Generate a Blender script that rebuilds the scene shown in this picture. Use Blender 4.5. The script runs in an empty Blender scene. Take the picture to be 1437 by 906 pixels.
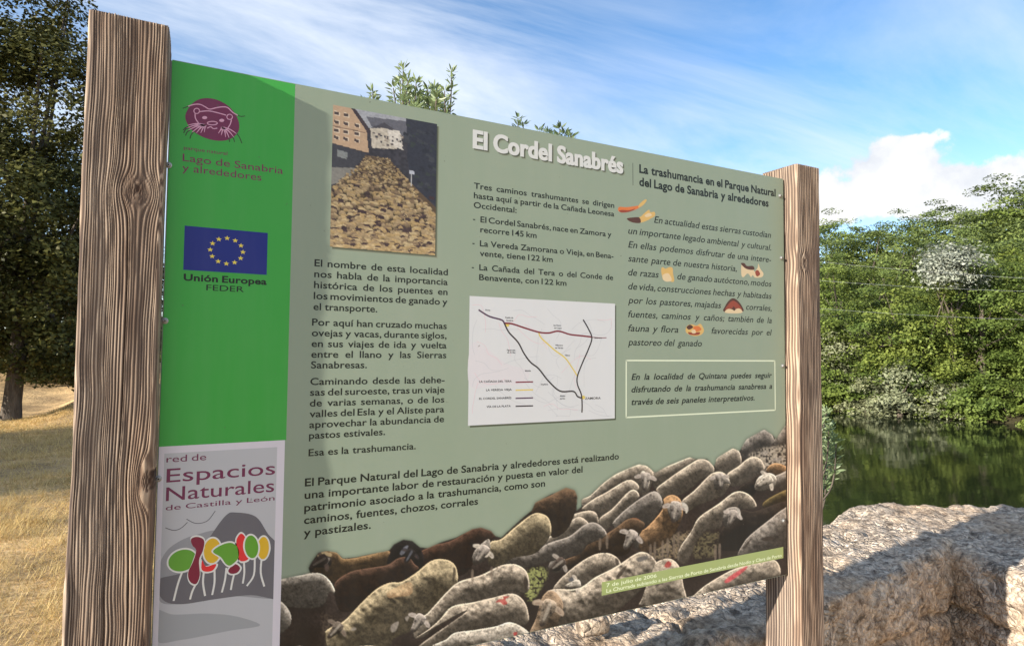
import bpy, bmesh, math, random
import numpy as np
from mathutils import Vector, Matrix, noise as mnoise

scene = bpy.context.scene
COL = scene.collection
R = math.radians
rng = np.random.default_rng(7)
random.seed(7)

# ------------------------------------------------------------------ camera
F_PX, CX, CY = 890.0, 718.5, 453.0
TOP = 1.98                      # height of the panel's top edge
PW = 1.38718                    # panel width (height is 1 m)
CAM = Vector((0.02476885, -1.10632484, 1.53046529))
RW = np.array([[0.88582778, 0.02933925, 0.46308569],
               [-0.46391431, 0.03529494, 0.88517669],
               [0.00962583, -0.99894618, 0.04487614]])   # columns: camera right, down, forward in world axes
cd = bpy.data.cameras.new('camera')
cam = bpy.data.objects.new('camera', cd)
COL.objects.link(cam)
cam.matrix_world = Matrix(((RW[0, 0], -RW[0, 1], -RW[0, 2], CAM.x),
                           (RW[1, 0], -RW[1, 1], -RW[1, 2], CAM.y),
                           (RW[2, 0], -RW[2, 1], -RW[2, 2], CAM.z),
                           (0, 0, 0, 1)))
cd.sensor_fit = 'HORIZONTAL'
cd.sensor_width = 36.0
cd.lens = F_PX / 1437.0 * 36.0
cd.clip_start = 0.05
cd.clip_end = 3000
scene.camera = cam

# ------------------------------------------------------------------ light
SUN_A, SUN_E = 8.2, 17.3        # sun grazes the panel from the left
L = Vector((math.cos(R(SUN_A)) * math.cos(R(SUN_E)), math.sin(R(SUN_A)) * math.cos(R(SUN_E)), -math.sin(R(SUN_E))))
sl = bpy.data.lights.new('sun', 'SUN')
sl.energy = 5.0
sl.angle = R(0.5)
sl.color = (1.0, 0.93, 0.82)
sun = bpy.data.objects.new('sun', sl)
COL.objects.link(sun)
sun.rotation_euler = L.to_track_quat('-Z', 'Y').to_euler()
sun.location = (-20, -4, 12)

scene.view_settings.view_transform = 'Standard'
scene.view_settings.look = 'None'
scene.view_settings.gamma = 1.0
scene.view_settings.exposure = 1.02
scene.view_settings.use_curve_mapping = False


class NT:
    """small helper around a node tree"""
    def __init__(s, tree):
        s.t = tree
        s.t.nodes.clear()
    def n(s, kind, **kw):
        nd = s.t.nodes.new(kind)
        for k, v in kw.items():
            if k == 'ins':
                for a, b in v.items():
                    if isinstance(b, bpy.types.NodeSocket):
                        s.t.links.new(b, nd.inputs[a])
                    else:
                        nd.inputs[a].default_value = b
            else:
                setattr(nd, k, v)
        return nd
    def link(s, a, b):
        s.t.links.new(a, b)
    def math(s, op, a, b=None, c=None, clamp=False):
        nd = s.t.nodes.new('ShaderNodeMath')
        nd.operation = op
        nd.use_clamp = clamp
        for i, v in enumerate((a, b, c)):
            if v is None:
                continue
            if isinstance(v, bpy.types.NodeSocket):
                s.t.links.new(v, nd.inputs[i])
            else:
                nd.inputs[i].default_value = v
        return nd.outputs[0]
    def ramp(s, fac, stops, interp='LINEAR'):
        nd = s.t.nodes.new('ShaderNodeValToRGB')
        nd.color_ramp.interpolation = interp
        el = nd.color_ramp.elements
        while len(el) < len(stops):
            el.new(0.5)
        for e, (p, c) in zip(el, stops):
            e.position = p
            e.color = (c, c, c, 1) if isinstance(c, (int, float)) else (*c, 1)
        s.t.links.new(fac, nd.inputs[0])
        return nd.outputs[0]
    def mix(s, fac, a, b, mode='MIX'):
        nd = s.t.nodes.new('ShaderNodeMix')
        nd.data_type = 'RGBA'
        nd.blend_type = mode
        for key, v in ((0, fac), (6, a), (7, b)):
            if isinstance(v, bpy.types.NodeSocket):
                s.t.links.new(v, nd.inputs[key])
            else:
                nd.inputs[key].default_value = v if key == 0 else (*v, 1) if len(v) == 3 else v
        return nd.outputs[2]


# ------------------------------------------------------------------ sky
def px_dir(x, y):
    v = RW @ np.array([(x - CX) / F_PX, (y - CY) / F_PX, 1.0])
    return v / np.linalg.norm(v)

def at(x, y, dist):
    """world point seen at photo pixel (x, y), dist metres along the view axis"""
    v = RW @ np.array([(x - CX) / F_PX, (y - CY) / F_PX, 1.0])
    return Vector(CAM) + Vector(v) * dist

SKY_STRENGTH = 0.132
w = bpy.data.worlds.new('World')
scene.world = w
w.use_nodes = True
k = NT(w.node_tree)
sky = k.n('ShaderNodeTexSky', sky_type='NISHITA', sun_disc=False, sun_elevation=R(SUN_E),
          sun_rotation=R(180 + 90 - SUN_A) if False else math.atan2(-L.x, -L.y), altitude=900, air_density=1.0, dust_density=0.15, ozone_density=2.2)
tc = k.n('ShaderNodeTexCoord')
sep = k.n('ShaderNodeSeparateXYZ', ins={0: tc.outputs['Generated']})
X, Y, Z = sep.outputs
zc = k.math('ADD', k.math('MAXIMUM', Z, 0.0), 0.14)
plane = k.n('ShaderNodeCombineXYZ', ins={0: k.math('DIVIDE', X, zc), 1: k.math('DIVIDE', Y, zc), 2: 0.0})
mp = k.n('ShaderNodeMapping', ins={0: plane.outputs[0], 2: (0, 0, R(-22)), 3: (0.42, 1.25, 1.0)})
wisp = k.n('ShaderNodeTexNoise', ins={0: mp.outputs[0], 'Scale': 1.25, 'Detail': 9.0, 'Roughness': 0.60, 'Distortion': 0.8})
patch = k.n('ShaderNodeTexNoise', ins={0: plane.outputs[0], 'Scale': 0.55, 'Detail': 3.0, 'Roughness': 0.5})
wm = k.math('MULTIPLY', k.ramp(wisp.outputs[0], [(0.37, 0.0), (0.72, 1.0)]), k.ramp(patch.outputs[0], [(0.36, 0.42), (0.60, 1.0)]))
ld = k.n('ShaderNodeVectorMath', operation='DOT_PRODUCT', ins={0: tc.outputs['Generated'], 1: tuple(px_dir(430, 20))})
wm = k.math('ADD', wm, k.math('MULTIPLY', k.ramp(ld.outputs['Value'], [(0.93, 0.0), (0.985, 0.62)]), k.ramp(wisp.outputs[0], [(0.36, 0.0), (0.66, 1.0)])), clamp=True)
low = k.ramp(Z, [(0.02, 0.50), (0.16, 0.24), (0.30, 0.0)])
cir = k.math('MAXIMUM', k.math('MULTIPLY', wm, 0.88), k.math('MULTIPLY', low, k.math('ADD', 0.45, wisp.outputs[0])), clamp=True)
# cumulus bank over the far hill
az = k.math('ARCTAN2', X, Y)
cn = k.n('ShaderNodeTexNoise', ins={0: tc.outputs['Generated'], 'Scale': 17.0, 'Detail': 9.0, 'Roughness': 0.58})
cn2 = k.n('ShaderNodeTexNoise', ins={0: tc.outputs['Generated'], 'Scale': 6.0, 'Detail': 4.0, 'Roughness': 0.55})
dens = None
for (px, py, rw_, rh_) in ((1250, 246, 0.085, 0.050), (1185, 278, 0.080, 0.036), (1325, 268, 0.11, 0.040), (1425, 264, 0.11, 0.044), (1268, 210, 0.045, 0.020), (1560, 262, 0.14, 0.06), (1720, 280, 0.12, 0.05)):
    d = px_dir(px, py)
    a0 = math.atan2(d[0], d[1])
    dx = k.math('DIVIDE', k.math('SUBTRACT', az, a0), rw_)
    dz = k.math('DIVIDE', k.math('SUBTRACT', Z, float(d[2])), rh_)
    q = k.math('SUBTRACT', 1.0, k.math('SQRT', k.math('ADD', k.math('MULTIPLY', dx, dx), k.math('MULTIPLY', dz, dz))))
    dens = q if dens is None else k.math('MAXIMUM', dens, q)
dens = k.math('ADD', dens, k.math('MULTIPLY', k.math('SUBTRACT', cn.outputs[0], 0.5), 1.9))
# unseen bright cloud added behind the camera to whiten the fill light
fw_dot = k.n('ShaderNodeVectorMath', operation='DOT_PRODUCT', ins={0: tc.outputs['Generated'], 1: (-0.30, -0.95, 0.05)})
fill_veil = k.math('MULTIPLY', k.ramp(fw_dot.outputs['Value'], [(0.05, 0.0), (0.5, 0.8)]), k.ramp(wisp.outputs[0], [(0.3, 0.45), (0.6, 1.0)]))
cir = k.math('MAXIMUM', cir, fill_veil)
cum = k.ramp(dens, [(0.02, 0.0), (0.26, 1.0)], 'EASE')
CW = 0.55
c_shade = k.ramp(k.math('ADD', k.math('MULTIPLY', cn2.outputs[0], 0.55), k.math('MULTIPLY', cn.outputs[0], 0.45)), [(0.38, (CW * .66, CW * .71, CW * .80)), (0.56, (CW * 1.0, CW * 1.0, CW * 1.0))])
skyc = k.n('ShaderNodeVectorMath', operation='SCALE', ins={0: sky.outputs[0]})
skyc.inputs['Scale'].default_value = SKY_STRENGTH
hs = k.n('ShaderNodeHueSaturation', ins={'Saturation': 1.12, 'Color': skyc.outputs[0]})
sky_s = hs.outputs[0]
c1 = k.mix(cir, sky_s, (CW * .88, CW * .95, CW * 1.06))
c2 = k.mix(cum, c1, c_shade)
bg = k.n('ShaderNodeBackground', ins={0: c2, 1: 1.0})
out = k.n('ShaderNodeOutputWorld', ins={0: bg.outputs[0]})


# ------------------------------------------------------------------ helpers
def empty(name, loc, label, cat, group=None, rz=0.0):
    o = bpy.data.objects.new(name, None)
    o.empty_display_size = 0.1
    COL.objects.link(o)
    o.location = loc
    o.rotation_euler = (0, 0, rz)
    tag(o, label, cat, group)
    return o

def tag(o, label=None, cat=None, group=None, kind=None):
    if label: o['label'] = label
    if cat: o['category'] = cat
    if group: o['group'] = group
    if kind: o['kind'] = kind
    return o

def link(name, me, mats=(), parent=None, smooth=False, loc=None):
    o = bpy.data.objects.new(name, me)
    me.name = name
    for m in (mats if isinstance(mats, (list, tuple)) else [mats]):
        me.materials.append(m)
    if smooth:
        me.polygons.foreach_set('use_smooth', np.ones(len(me.polygons), dtype=bool))
    COL.objects.link(o)
    if parent is not None:
        o.parent = parent
    if loc is not None:
        o.location = loc
    return o

def mesh_np(verts, faces, matidx=None):
    """mesh from arrays: verts (n,3), faces (m,k)"""
    verts = np.asarray(verts, dtype=np.float32)
    faces = np.asarray(faces, dtype=np.int32)
    me = bpy.data.meshes.new('m')
    m, kk = faces.shape
    me.vertices.add(len(verts))
    me.vertices.foreach_set('co', verts.ravel())
    me.loops.add(m * kk)
    me.loops.foreach_set('vertex_index', faces.ravel())
    me.polygons.add(m)
    me.polygons.foreach_set('loop_start', np.arange(0, m * kk, kk, dtype=np.int32))
    if matidx is not None:
        me.polygons.foreach_set('material_index', np.asarray(matidx, dtype=np.int32))
    me.update(calc_edges=True)
    return me

def set_colors(me, name, cols):
    a = me.color_attributes.new(name, 'FLOAT_COLOR', 'POINT')
    c = np.ones((len(cols), 4), dtype=np.float32)
    c[:, :3] = cols
    a.data.foreach_set('color', c.ravel())

def srgb(r, g, b):
    f = lambda c: (c / 255 / 12.92) if c <= 10 else ((c / 255 + 0.055) / 1.055) ** 2.4
    return (f(r), f(g), f(b))

def mat_plain(name, col, rough=0.55, spec=0.3, metal=0.0, var=0.06, scale=30.0):
    m = bpy.data.materials.new(name)
    m.use_nodes = True
    k = NT(m.node_tree)
    tc = k.n('ShaderNodeTexCoord')
    nz = k.n('ShaderNodeTexNoise', ins={0: tc.outputs['Object'], 'Scale': scale, 'Detail': 4.0})
    v = k.ramp(nz.outputs[0], [(0.3, 1 - var), (0.7, 1 + 0.0)])
    c = k.mix(1.0, (*col, 1), v, 'MULTIPLY')
    p = k.n('ShaderNodeBsdfPrincipled', ins={'Base Color': c, 'Roughness': rough, 'Metallic': metal, 'Specular IOR Level': spec})
    k.n('ShaderNodeOutputMaterial', ins={0: p.outputs[0]})
    return m

def weather(k, col, amt=1.0):
    geo = k.n('ShaderNodeNewGeometry')
    mp_ = k.n('ShaderNodeMapping', ins={0: geo.outputs['Position'], 3: (22.0, 1.0, 2.6)})
    st_ = k.n('ShaderNodeTexNoise', ins={0: mp_.outputs[0], 'Scale': 1.0, 'Detail': 5.0, 'Roughness': 0.6})
    cl_ = k.n('ShaderNodeTexNoise', ins={0: geo.outputs['Position'], 'Scale': 3.5, 'Detail': 5.0, 'Roughness': 0.6})
    sp_ = k.n('ShaderNodeTexNoise', ins={0: geo.outputs['Position'], 'Scale': 95.0, 'Detail': 2.0})
    c = k.mix(k.math('MULTIPLY', k.ramp(st_.outputs[0], [(0.42, 0.0), (0.72, 1.0)]), 0.07 * amt), col, (0.42, 0.41, 0.37, 1))
    c = k.mix(k.math('MULTIPLY', k.ramp(cl_.outputs[0], [(0.40, 0.0), (0.70, 1.0)]), 0.05 * amt), c, (0.50, 0.49, 0.44, 1))
    c = k.mix(k.ramp(sp_.outputs[0], [(0.735, 0.0), (0.77, 0.45)]), c, (0.10, 0.09, 0.07, 1))
    rr = k.ramp(cl_.outputs[0], [(0.35, 0.34), (0.65, 0.52)])
    return c, rr

def mat_print(name, col=None, attr=None):
    m = bpy.data.materials.new(name)
    m.use_nodes = True
    k = NT(m.node_tree)
    if attr:
        c = k.n('ShaderNodeVertexColor', layer_name=attr).outputs[0]
    else:
        rgb = k.n('ShaderNodeRGB'); rgb.outputs[0].default_value = (*col, 1); c = rgb.outputs[0]
    c, rr = weather(k, c, 0.3 if attr else min(1.0, 0.15 + 4.0 * sum(col) / 3))
    p = k.n('ShaderNodeBsdfPrincipled', ins={'Base Color': c, 'Roughness': rr, 'Specular IOR Level': 0.35})
    k.n('ShaderNodeOutputMaterial', ins={0: p.outputs[0]})
    return m

def mat_attr(name, attr, rough=0.55, spec=0.3):
    m = bpy.data.materials.new(name)
    m.use_nodes = True
    k = NT(m.node_tree)
    a = k.n('ShaderNodeVertexColor', layer_name=attr)
    p = k.n('ShaderNodeBsdfPrincipled', ins={'Base Color': a.outputs[0], 'Roughness': rough, 'Specular IOR Level': spec})
    k.n('ShaderNodeOutputMaterial', ins={0: p.outputs[0]})
    return m

def vnoise(h, w, cell, seed):
    """smooth value noise image"""
    r = np.random.default_rng(seed)
    gh, gw = int(h / cell) + 3, int(w / cell) + 3
    g = r.random((gh, gw))
    y = np.arange(h) / cell
    x = np.arange(w) / cell
    yi, xi = y.astype(int), x.astype(int)
    fy = (y - yi)[:, None]; fx = (x - xi)[None, :]
    fy = fy * fy * (3 - 2 * fy); fx = fx * fx * (3 - 2 * fx)
    a = g[yi][:, xi]; b = g[yi][:, xi + 1]; c = g[yi + 1][:, xi]; d = g[yi + 1][:, xi + 1]
    return (a * (1 - fx) + b * fx) * (1 - fy) + (c * (1 - fx) + d * fx) * fy

def blur(a, r, n=2):
    r = max(1, int(r))
    for _ in range(n):
        for ax in (0, 1):
            p = np.pad(a, [(r + 1, r) if i == ax else (0, 0) for i in (0, 1)], mode='edge')
            c = np.cumsum(p, axis=ax)
            if ax == 0: a = (c[2 * r + 1:] - c[:-(2 * r + 1)]) / (2 * r + 1)
            else: a = (c[:, 2 * r + 1:] - c[:, :-(2 * r + 1)]) / (2 * r + 1)
    return a

def spline(pts, n=6, closed=True):
    p = np.asarray(pts, dtype=float)
    m = len(p)
    out = []
    rngk = range(m if closed else m - 1)
    for i in rngk:
        if closed:
            a, b, c, d = p[(i - 1) % m], p[i], p[(i + 1) % m], p[(i + 2) % m]
        else:
            a, b, c, d = p[max(i - 1, 0)], p[i], p[i + 1], p[min(i + 2, m - 1)]
        for j in range(n):
            t = j / n
            out.append(0.5 * (2 * b + (c - a) * t + (2 * a - 5 * b + 4 * c - d) * t * t + (3 * b - a - 3 * c + d) * t ** 3))
    if not closed:
        out.append(p[-1])
    return np.array(out)


# ------------------------------------------------------------------ terrain and water
SD = np.array([0.866, 0.5]); TD = np.array([-0.5, 0.866])
WATER_Z = -2.3
def st(x, y):
    dx, dy = x - CAM.x, y - CAM.y
    return SD[0] * dx + SD[1] * dy, TD[0] * dx + TD[1] * dy
def from_st(s, t):
    return CAM.x + SD[0] * s + TD[0] * t, CAM.y + SD[1] * s + TD[1] * t
def sstep(a, b, v):
    q = np.clip((v - a) / (b - a), 0, 1)
    return q * q * (3 - 2 * q)
def terrain(x, y):
    x = np.asarray(x, float); y = np.asarray(y, float)
    s, t = st(x, y)
    edge = 4.3 + 0.38 * np.maximum(0, t - 3)
    near = 0.03 * np.sin(x * 0.9 + 0.4) * np.cos(y * 0.7) + 0.9 * sstep(17.5, 26, t) + 0.03 * np.maximum(0, t - 24)
    near = near + 0.62 * sstep(13.2, 17, y) * sstep(-2.9, -1.3, x)
    bed = -4.4
    shore = 46.5 + 1.2 * np.sin(t * 0.21) + 0.6 * np.sin(t * 0.53 + 1)
    far = -4.2 + 2.4 * sstep(shore - 3, shore + 2.5, s) + np.maximum(0, s - shore - 2) * 0.20 * (1 + np.clip(-t, -40, 60) * 0.006)
    far = np.minimum(far, 26 + 0.02 * s)
    kn = sstep(edge, edge + 5.5, s)
    z = near * (1 - kn) + bed * kn
    return np.where(s > 38, np.maximum(far, bed), z)

def axis_vals(lo, hi, c, n):
    u = np.linspace(-1, 1, n)
    v = np.sign(u) * (np.abs(u) ** 2.6)
    return np.where(v < 0, c + v * (c - lo), c + v * (hi - c))

xs = axis_vals(-260, 360, 0.5, 300)
ys = axis_vals(-200, 360, 3.0, 300)
gx, gy = np.meshgrid(xs, ys)
gz = terrain(gx, gy)
nn = np.array([mnoise.noise(Vector((a * 1.3, b * 1.3, 0))) for a, b in zip(gx.ravel(), gy.ravel())]).reshape(gx.shape)
gz = gz + nn * 0.025
ii = np.arange(300 * 300).reshape(300, 300)
fc = np.stack([ii[:-1, :-1], ii[:-1, 1:], ii[1:, 1:], ii[1:, :-1]], -1).reshape(-1, 4)

m_ground = bpy.data.materials.new('dry_ground')
m_ground.use_nodes = True
k = NT(m_ground.node_tree)
geo = k.n('ShaderNodeNewGeometry')
n1 = k.n('ShaderNodeTexNoise', ins={0: geo.outputs['Position'], 'Scale': 0.9, 'Detail': 6.0, 'Roughness': 0.6})
n2 = k.n('ShaderNodeTexNoise', ins={0: geo.outputs['Position'], 'Scale': 28.0, 'Detail': 6.0, 'Roughness': 0.7})
mpg = k.n('ShaderNodeMapping', ins={0: geo.outputs['Position'], 3: (1.0, 1.0, 1.0)})
straw = k.ramp(n2.outputs[0], [(0.28, (0.30, 0.19, 0.075)), (0.46, (0.72, 0.47, 0.22)), (0.7, (0.90, 0.66, 0.35))])
earth = k.ramp(n2.outputs[0], [(0.3, (0.25, 0.165, 0.085)), (0.7, (0.50, 0.345, 0.18))])
n4 = k.n('ShaderNodeTexNoise', ins={0: geo.outputs['Position'], 'Scale': 5.5, 'Detail': 8.0, 'Roughness': 0.7})
col = k.mix(k.ramp(n1.outputs[0], [(0.38, 0.0), (0.6, 1.0)]), straw, earth)
col = k.mix(k.ramp(n4.outputs[0], [(0.52, 0.0), (0.68, 0.85)]), col, (0.18, 0.11, 0.055, 1))
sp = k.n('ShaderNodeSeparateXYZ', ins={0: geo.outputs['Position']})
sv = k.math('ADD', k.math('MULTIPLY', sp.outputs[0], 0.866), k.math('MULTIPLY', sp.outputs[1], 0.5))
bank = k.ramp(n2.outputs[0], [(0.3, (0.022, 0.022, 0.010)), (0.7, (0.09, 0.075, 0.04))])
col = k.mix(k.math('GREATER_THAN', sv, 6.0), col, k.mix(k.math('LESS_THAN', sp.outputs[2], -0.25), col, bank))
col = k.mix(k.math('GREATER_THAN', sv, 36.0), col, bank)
bmp = k.n('ShaderNodeBump', ins={'Strength': 0.8, 'Distance': 0.06, 'Height': n4.outputs[0]})
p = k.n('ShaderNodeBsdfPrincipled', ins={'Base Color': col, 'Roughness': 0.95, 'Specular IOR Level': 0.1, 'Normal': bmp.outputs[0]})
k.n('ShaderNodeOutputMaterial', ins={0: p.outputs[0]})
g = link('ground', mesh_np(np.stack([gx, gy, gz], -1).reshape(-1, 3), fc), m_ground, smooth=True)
tag(g, 'dry grassy ground falling away to the river bank and wooded hill', 'ground', kind='structure')

m_water = bpy.data.materials.new('river_water')
m_water.use_nodes = True
k = NT(m_water.node_tree)
geo = k.n('ShaderNodeNewGeometry')
mw = k.n('ShaderNodeMapping', ins={0: geo.outputs['Position'], 2: (0, 0, R(30)), 3: (0.55, 1.0, 1.0)})
wn = k.n('ShaderNodeTexNoise', ins={0: mw.outputs[0], 'Scale': 0.8, 'Detail': 5.0, 'Roughness': 0.55})
bmp = k.n('ShaderNodeBump', ins={'Strength': 0.2, 'Distance': 0.05, 'Height': wn.outputs[0]})
p = k.n('ShaderNodeBsdfPrincipled', ins={'Base Color': (0.012, 0.017, 0.008, 1), 'Roughness': 0.05, 'IOR': 1.33, 'Normal': bmp.outputs[0]})
k.n('ShaderNodeOutputMaterial', ins={0: p.outputs[0]})
wv = []
for s_, t_ in ((3, -220), (3, 220), (70, 220), (70, -220)):
    x_, y_ = from_st(s_, t_)
    wv.append((x_, y_, WATER_Z))
wo = link('river', mesh_np(wv, [(0, 3, 2, 1)]), m_water)
tag(wo, 'calm dark green river reflecting the wooded bank', 'river', kind='structure')


# ------------------------------------------------------------------ foliage
def mat_leaf(name, dark, light, trans=0.25, hue=None, rough=0.55, spec=0.25):
    m = bpy.data.materials.new(name)
    m.use_nodes = True
    k = NT(m.node_tree)
    geo = k.n('ShaderNodeNewGeometry')
    oi = k.n('ShaderNodeObjectInfo')
    c = k.ramp(geo.outputs['Random Per Island'], [(0.0, dark), (0.6, tuple((a + b) / 2 for a, b in zip(dark, light))), (1.0, light)])
    nz = k.n('ShaderNodeTexNoise', ins={0: geo.outputs['Position'], 'Scale': 0.6, 'Detail': 2.0})
    c = k.mix(k.ramp(nz.outputs[0], [(0.35, 0.0), (0.65, 0.5)]), c, hue or tuple(v * 1.15 for v in light))
    v = k.ramp(oi.outputs['Random'], [(0.0, (0.72, 0.78, 0.80)), (0.5, (1.0, 1.0, 1.0)), (1.0, (1.10, 1.08, 0.98))])
    c = k.mix(1.0, c, v, 'MULTIPLY')
    p = k.n('ShaderNodeBsdfPrincipled', ins={'Base Color': c, 'Roughness': rough, 'Specular IOR Level': spec})
    tr = k.n('ShaderNodeBsdfTranslucent', ins={0: c})
    mx = k.n('ShaderNodeMixShader', ins={0: trans, 1: p.outputs[0], 2: tr.outputs[0]})
    k.n('ShaderNodeOutputMaterial', ins={0: mx.outputs[0]})
    return m

M_BARK = bpy.data.materials.new('bark')
M_BARK.use_nodes = True
k = NT(M_BARK.node_tree)
tc = k.n('ShaderNodeTexCoord')
mb = k.n('ShaderNodeMapping', ins={0: tc.outputs['Object'], 3: (6, 6, 1.3)})
nb = k.n('ShaderNodeTexNoise', ins={0: mb.outputs[0], 'Scale': 3.0, 'Detail': 7.0, 'Roughness': 0.7})
cb = k.ramp(nb.outputs[0], [(0.3, (0.035, 0.027, 0.02)), (0.7, (0.17, 0.135, 0.10))])
bb = k.n('ShaderNodeBump', ins={'Strength': 0.8, 'Distance': 0.05, 'Height': nb.outputs[0]})
p = k.n('ShaderNodeBsdfPrincipled', ins={'Base Color': cb, 'Roughness': 0.9, 'Normal': bb.outputs[0]})
k.n('ShaderNodeOutputMaterial', ins={0: p.outputs[0]})

def tubes(paths, seg=7):
    """paths: list of [(x,y,z,r)...] -> verts, quads of tapered tubes"""
    V, Fq = [], []
    for path in paths:
        P = np.array([q[:3] for q in path], float); rad = [q[3] for q in path]
        base = len(V)
        for i in range(len(P)):
            d = P[min(i + 1, len(P) - 1)] - P[max(i - 1, 0)]
            d /= np.linalg.norm(d) + 1e-9
            a = np.cross(d, (0.31, 0.9, 0.2)); a /= np.linalg.norm(a) + 1e-9
            b = np.cross(d, a)
            for j in range(seg):
                th = 2 * math.pi * j / seg
                V.append(P[i] + rad[i] * (math.cos(th) * a + math.sin(th) * b))
        for i in range(len(P) - 1):
            for j in range(seg):
                a0 = base + i * seg + j; a1 = base + i * seg + (j + 1) % seg
                Fq.append((a0, a1, a1 + seg, a0 + seg))
    return V, Fq

def leaf_mesh(pos, size, nrm, rg, aspect=0.6, fold=0.15):
    """rhombic leaf faces at pos (n,3), facing nrm with jitter"""
    n = len(pos)
    nrm = nrm + rg.normal(0, 0.45, (n, 3))
    nrm /= np.linalg.norm(nrm, axis=1, keepdims=True) + 1e-9
    a = np.cross(nrm, rg.normal(0, 1, (n, 3)))
    a /= np.linalg.norm(a, axis=1, keepdims=True) + 1e-9
    b = np.cross(nrm, a)
    s = size * rg.uniform(0.6, 1.35, (n, 1))
    v = np.stack([pos - a * s * .5, pos + b * s * aspect * .5 - nrm * s * fold, pos + a * s * .5, pos - b * s * aspect * .5 - nrm * s * fold], 1)
    f = np.arange(n * 4).reshape(n, 4)
    return v.reshape(-1, 3), f

def crown(blobs, nclump, per, clump_r, leaf, seed, flat=0.5, aspect=0.6, upbias=0.9):
    rg = np.random.default_rng(seed)
    vol = np.array([b[3] * b[4] * b[5] for b in blobs]) ** 0.7
    vol /= vol.sum()
    cen = []
    for b, q in zip(blobs, vol):
        m = max(3, int(round(nclump * q)))
        d = rg.normal(0, 1, (m, 3)); d /= np.linalg.norm(d, axis=1, keepdims=True)
        r = rg.uniform(0.35, 1.0, (m, 1)) ** 0.55
        c = np.array(b[:3]) + d * r * np.array(b[3:6])
        cen.append(np.concatenate([c, d], 1))
    cen = np.concatenate(cen)
    sc = rg.uniform(0.6, 1.3, len(cen))
    idx = np.repeat(np.arange(len(cen)), per)
    off = rg.normal(0, 1, (len(idx), 3))
    off /= np.maximum(1, np.linalg.norm(off, axis=1, keepdims=True) / 1.7)
    off *= clump_r * sc[idx][:, None] * 0.62
    off[:, 2] *= flat
    # leaf sprays droop outward
    out = cen[idx, 3:6]
    off[:, 2] -= 0.22 * (off[:, 0] * out[:, 0] + off[:, 1] * out[:, 1])
    pos = cen[idx, :3] + off
    nrm = np.array([0, 0, upbias]) + out * 0.55
    v, f = leaf_mesh(pos, leaf, nrm, rg, aspect)
    return v, f, cen[:, :3]

def make_tree(name, loc, label, cat, group, blobs, trunk_h, trunk_r, nclump, per, clump_r, leaf, mat, seed, flat=0.5, aspect=0.6, lean=(0, 0), rz=0.0, limbs=10, parts=True):
    root = empty(name, loc, label, cat, group, rz)
    v, f, cen = crown(blobs, nclump, per, clump_r, leaf, seed, flat, aspect)
    rg = np.random.default_rng(seed + 99)
    top = np.array([lean[0], lean[1], trunk_h])
    trunk = []
    for i in range(7):
        q = i / 6
        trunk.append((top[0] * q + 0.06 * math.sin(q * 5 + seed), top[1] * q, trunk_h * q - 0.3 * (1 - q), trunk_r * (1.45 if i == 0 else 1.08 - 0.5 * q)))
    paths = [trunk]
    pick = rg.choice(len(cen), min(limbs, len(cen)), replace=False)
    for c in cen[pick]:
        q = rg.uniform(0.5, 0.98)
        st_ = np.array([top[0] * q, top[1] * q, trunk_h * q])
        mid = (st_ + c) / 2 + np.array([0, 0, -0.08 * np.linalg.norm(c - st_)])
        r0 = trunk_r * 0.42
        paths.append([(*st_, r0), (*mid, r0 * 0.6), (*c, r0 * 0.2)])
    tv, tf = tubes(paths)
    link('trunk', mesh_np(tv, tf), M_BARK, root, smooth=True)
    link('crown', mesh_np(v, f), mat, root)
    return root

def copy_tree(o, loc, rz, scale, label=None, group=None):
    r = o.copy(); COL.objects.link(r)
    r.location = loc; r.rotation_euler = (0, 0, rz); r.scale = scale
    if label: r['label'] = label
    if group: r['group'] = group
    for ch in list(o.children):
        c = ch.copy(); COL.objects.link(c); c.parent = r
    return r

M_FAR = mat_leaf('far_foliage', (0.062, 0.098, 0.020), (0.195, 0.255, 0.054), 0.25, (0.24, 0.285, 0.062))
M_YEL = mat_leaf('bright_foliage', (0.085, 0.120, 0.022), (0.205, 0.25, 0.050), 0.25, (0.24, 0.27, 0.055))
M_DEEP = mat_leaf('blue_green_foliage', (0.070, 0.106, 0.030), (0.195, 0.25, 0.066), 0.22, (0.235, 0.27, 0.08))
M_SILVER = mat_leaf('silver_foliage', (0.20, 0.225, 0.16), (0.42, 0.43, 0.35), 0.15, (0.37, 0.38, 0.30))
M_WILLOW = mat_leaf('willow_foliage', (0.16, 0.18, 0.095), (0.34, 0.35, 0.21), 0.25, (0.29, 0.30, 0.17))
M_NEAR = mat_leaf('oak_foliage', (0.024, 0.032, 0.011), (0.110, 0.112, 0.030), 0.18, (0.155, 0.140, 0.032))
M_ASH = mat_leaf('ash_leaf', (0.12, 0.17, 0.07), (0.27, 0.33, 0.17), 0.35, (0.22, 0.28, 0.13), rough=0.4, spec=0.5)

def far_blobs(h, r, seed):
    rg = np.random.default_rng(seed)
    bl = [(0, 0, h * 0.62, r * 0.82, r * 0.82, h * 0.34)]
    for i in range(6):
        a = rg.uniform(0, 6.28); q = rg.uniform(0.35, 0.6)
        z = h * rg.uniform(0.14, 0.78)
        s_ = rg.uniform(0.38, 0.6)
        bl.append((math.cos(a) * r * q, math.sin(a) * r * q, z, r * s_, r * s_, h * s_ * 0.32))
    for i in range(4):
        a = i * 1.57 + seed
        bl.append((math.cos(a) * r * 0.45, math.sin(a) * r * 0.45, h * 0.2, r * 0.5, r * 0.5, h * 0.17))
    return bl

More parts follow.
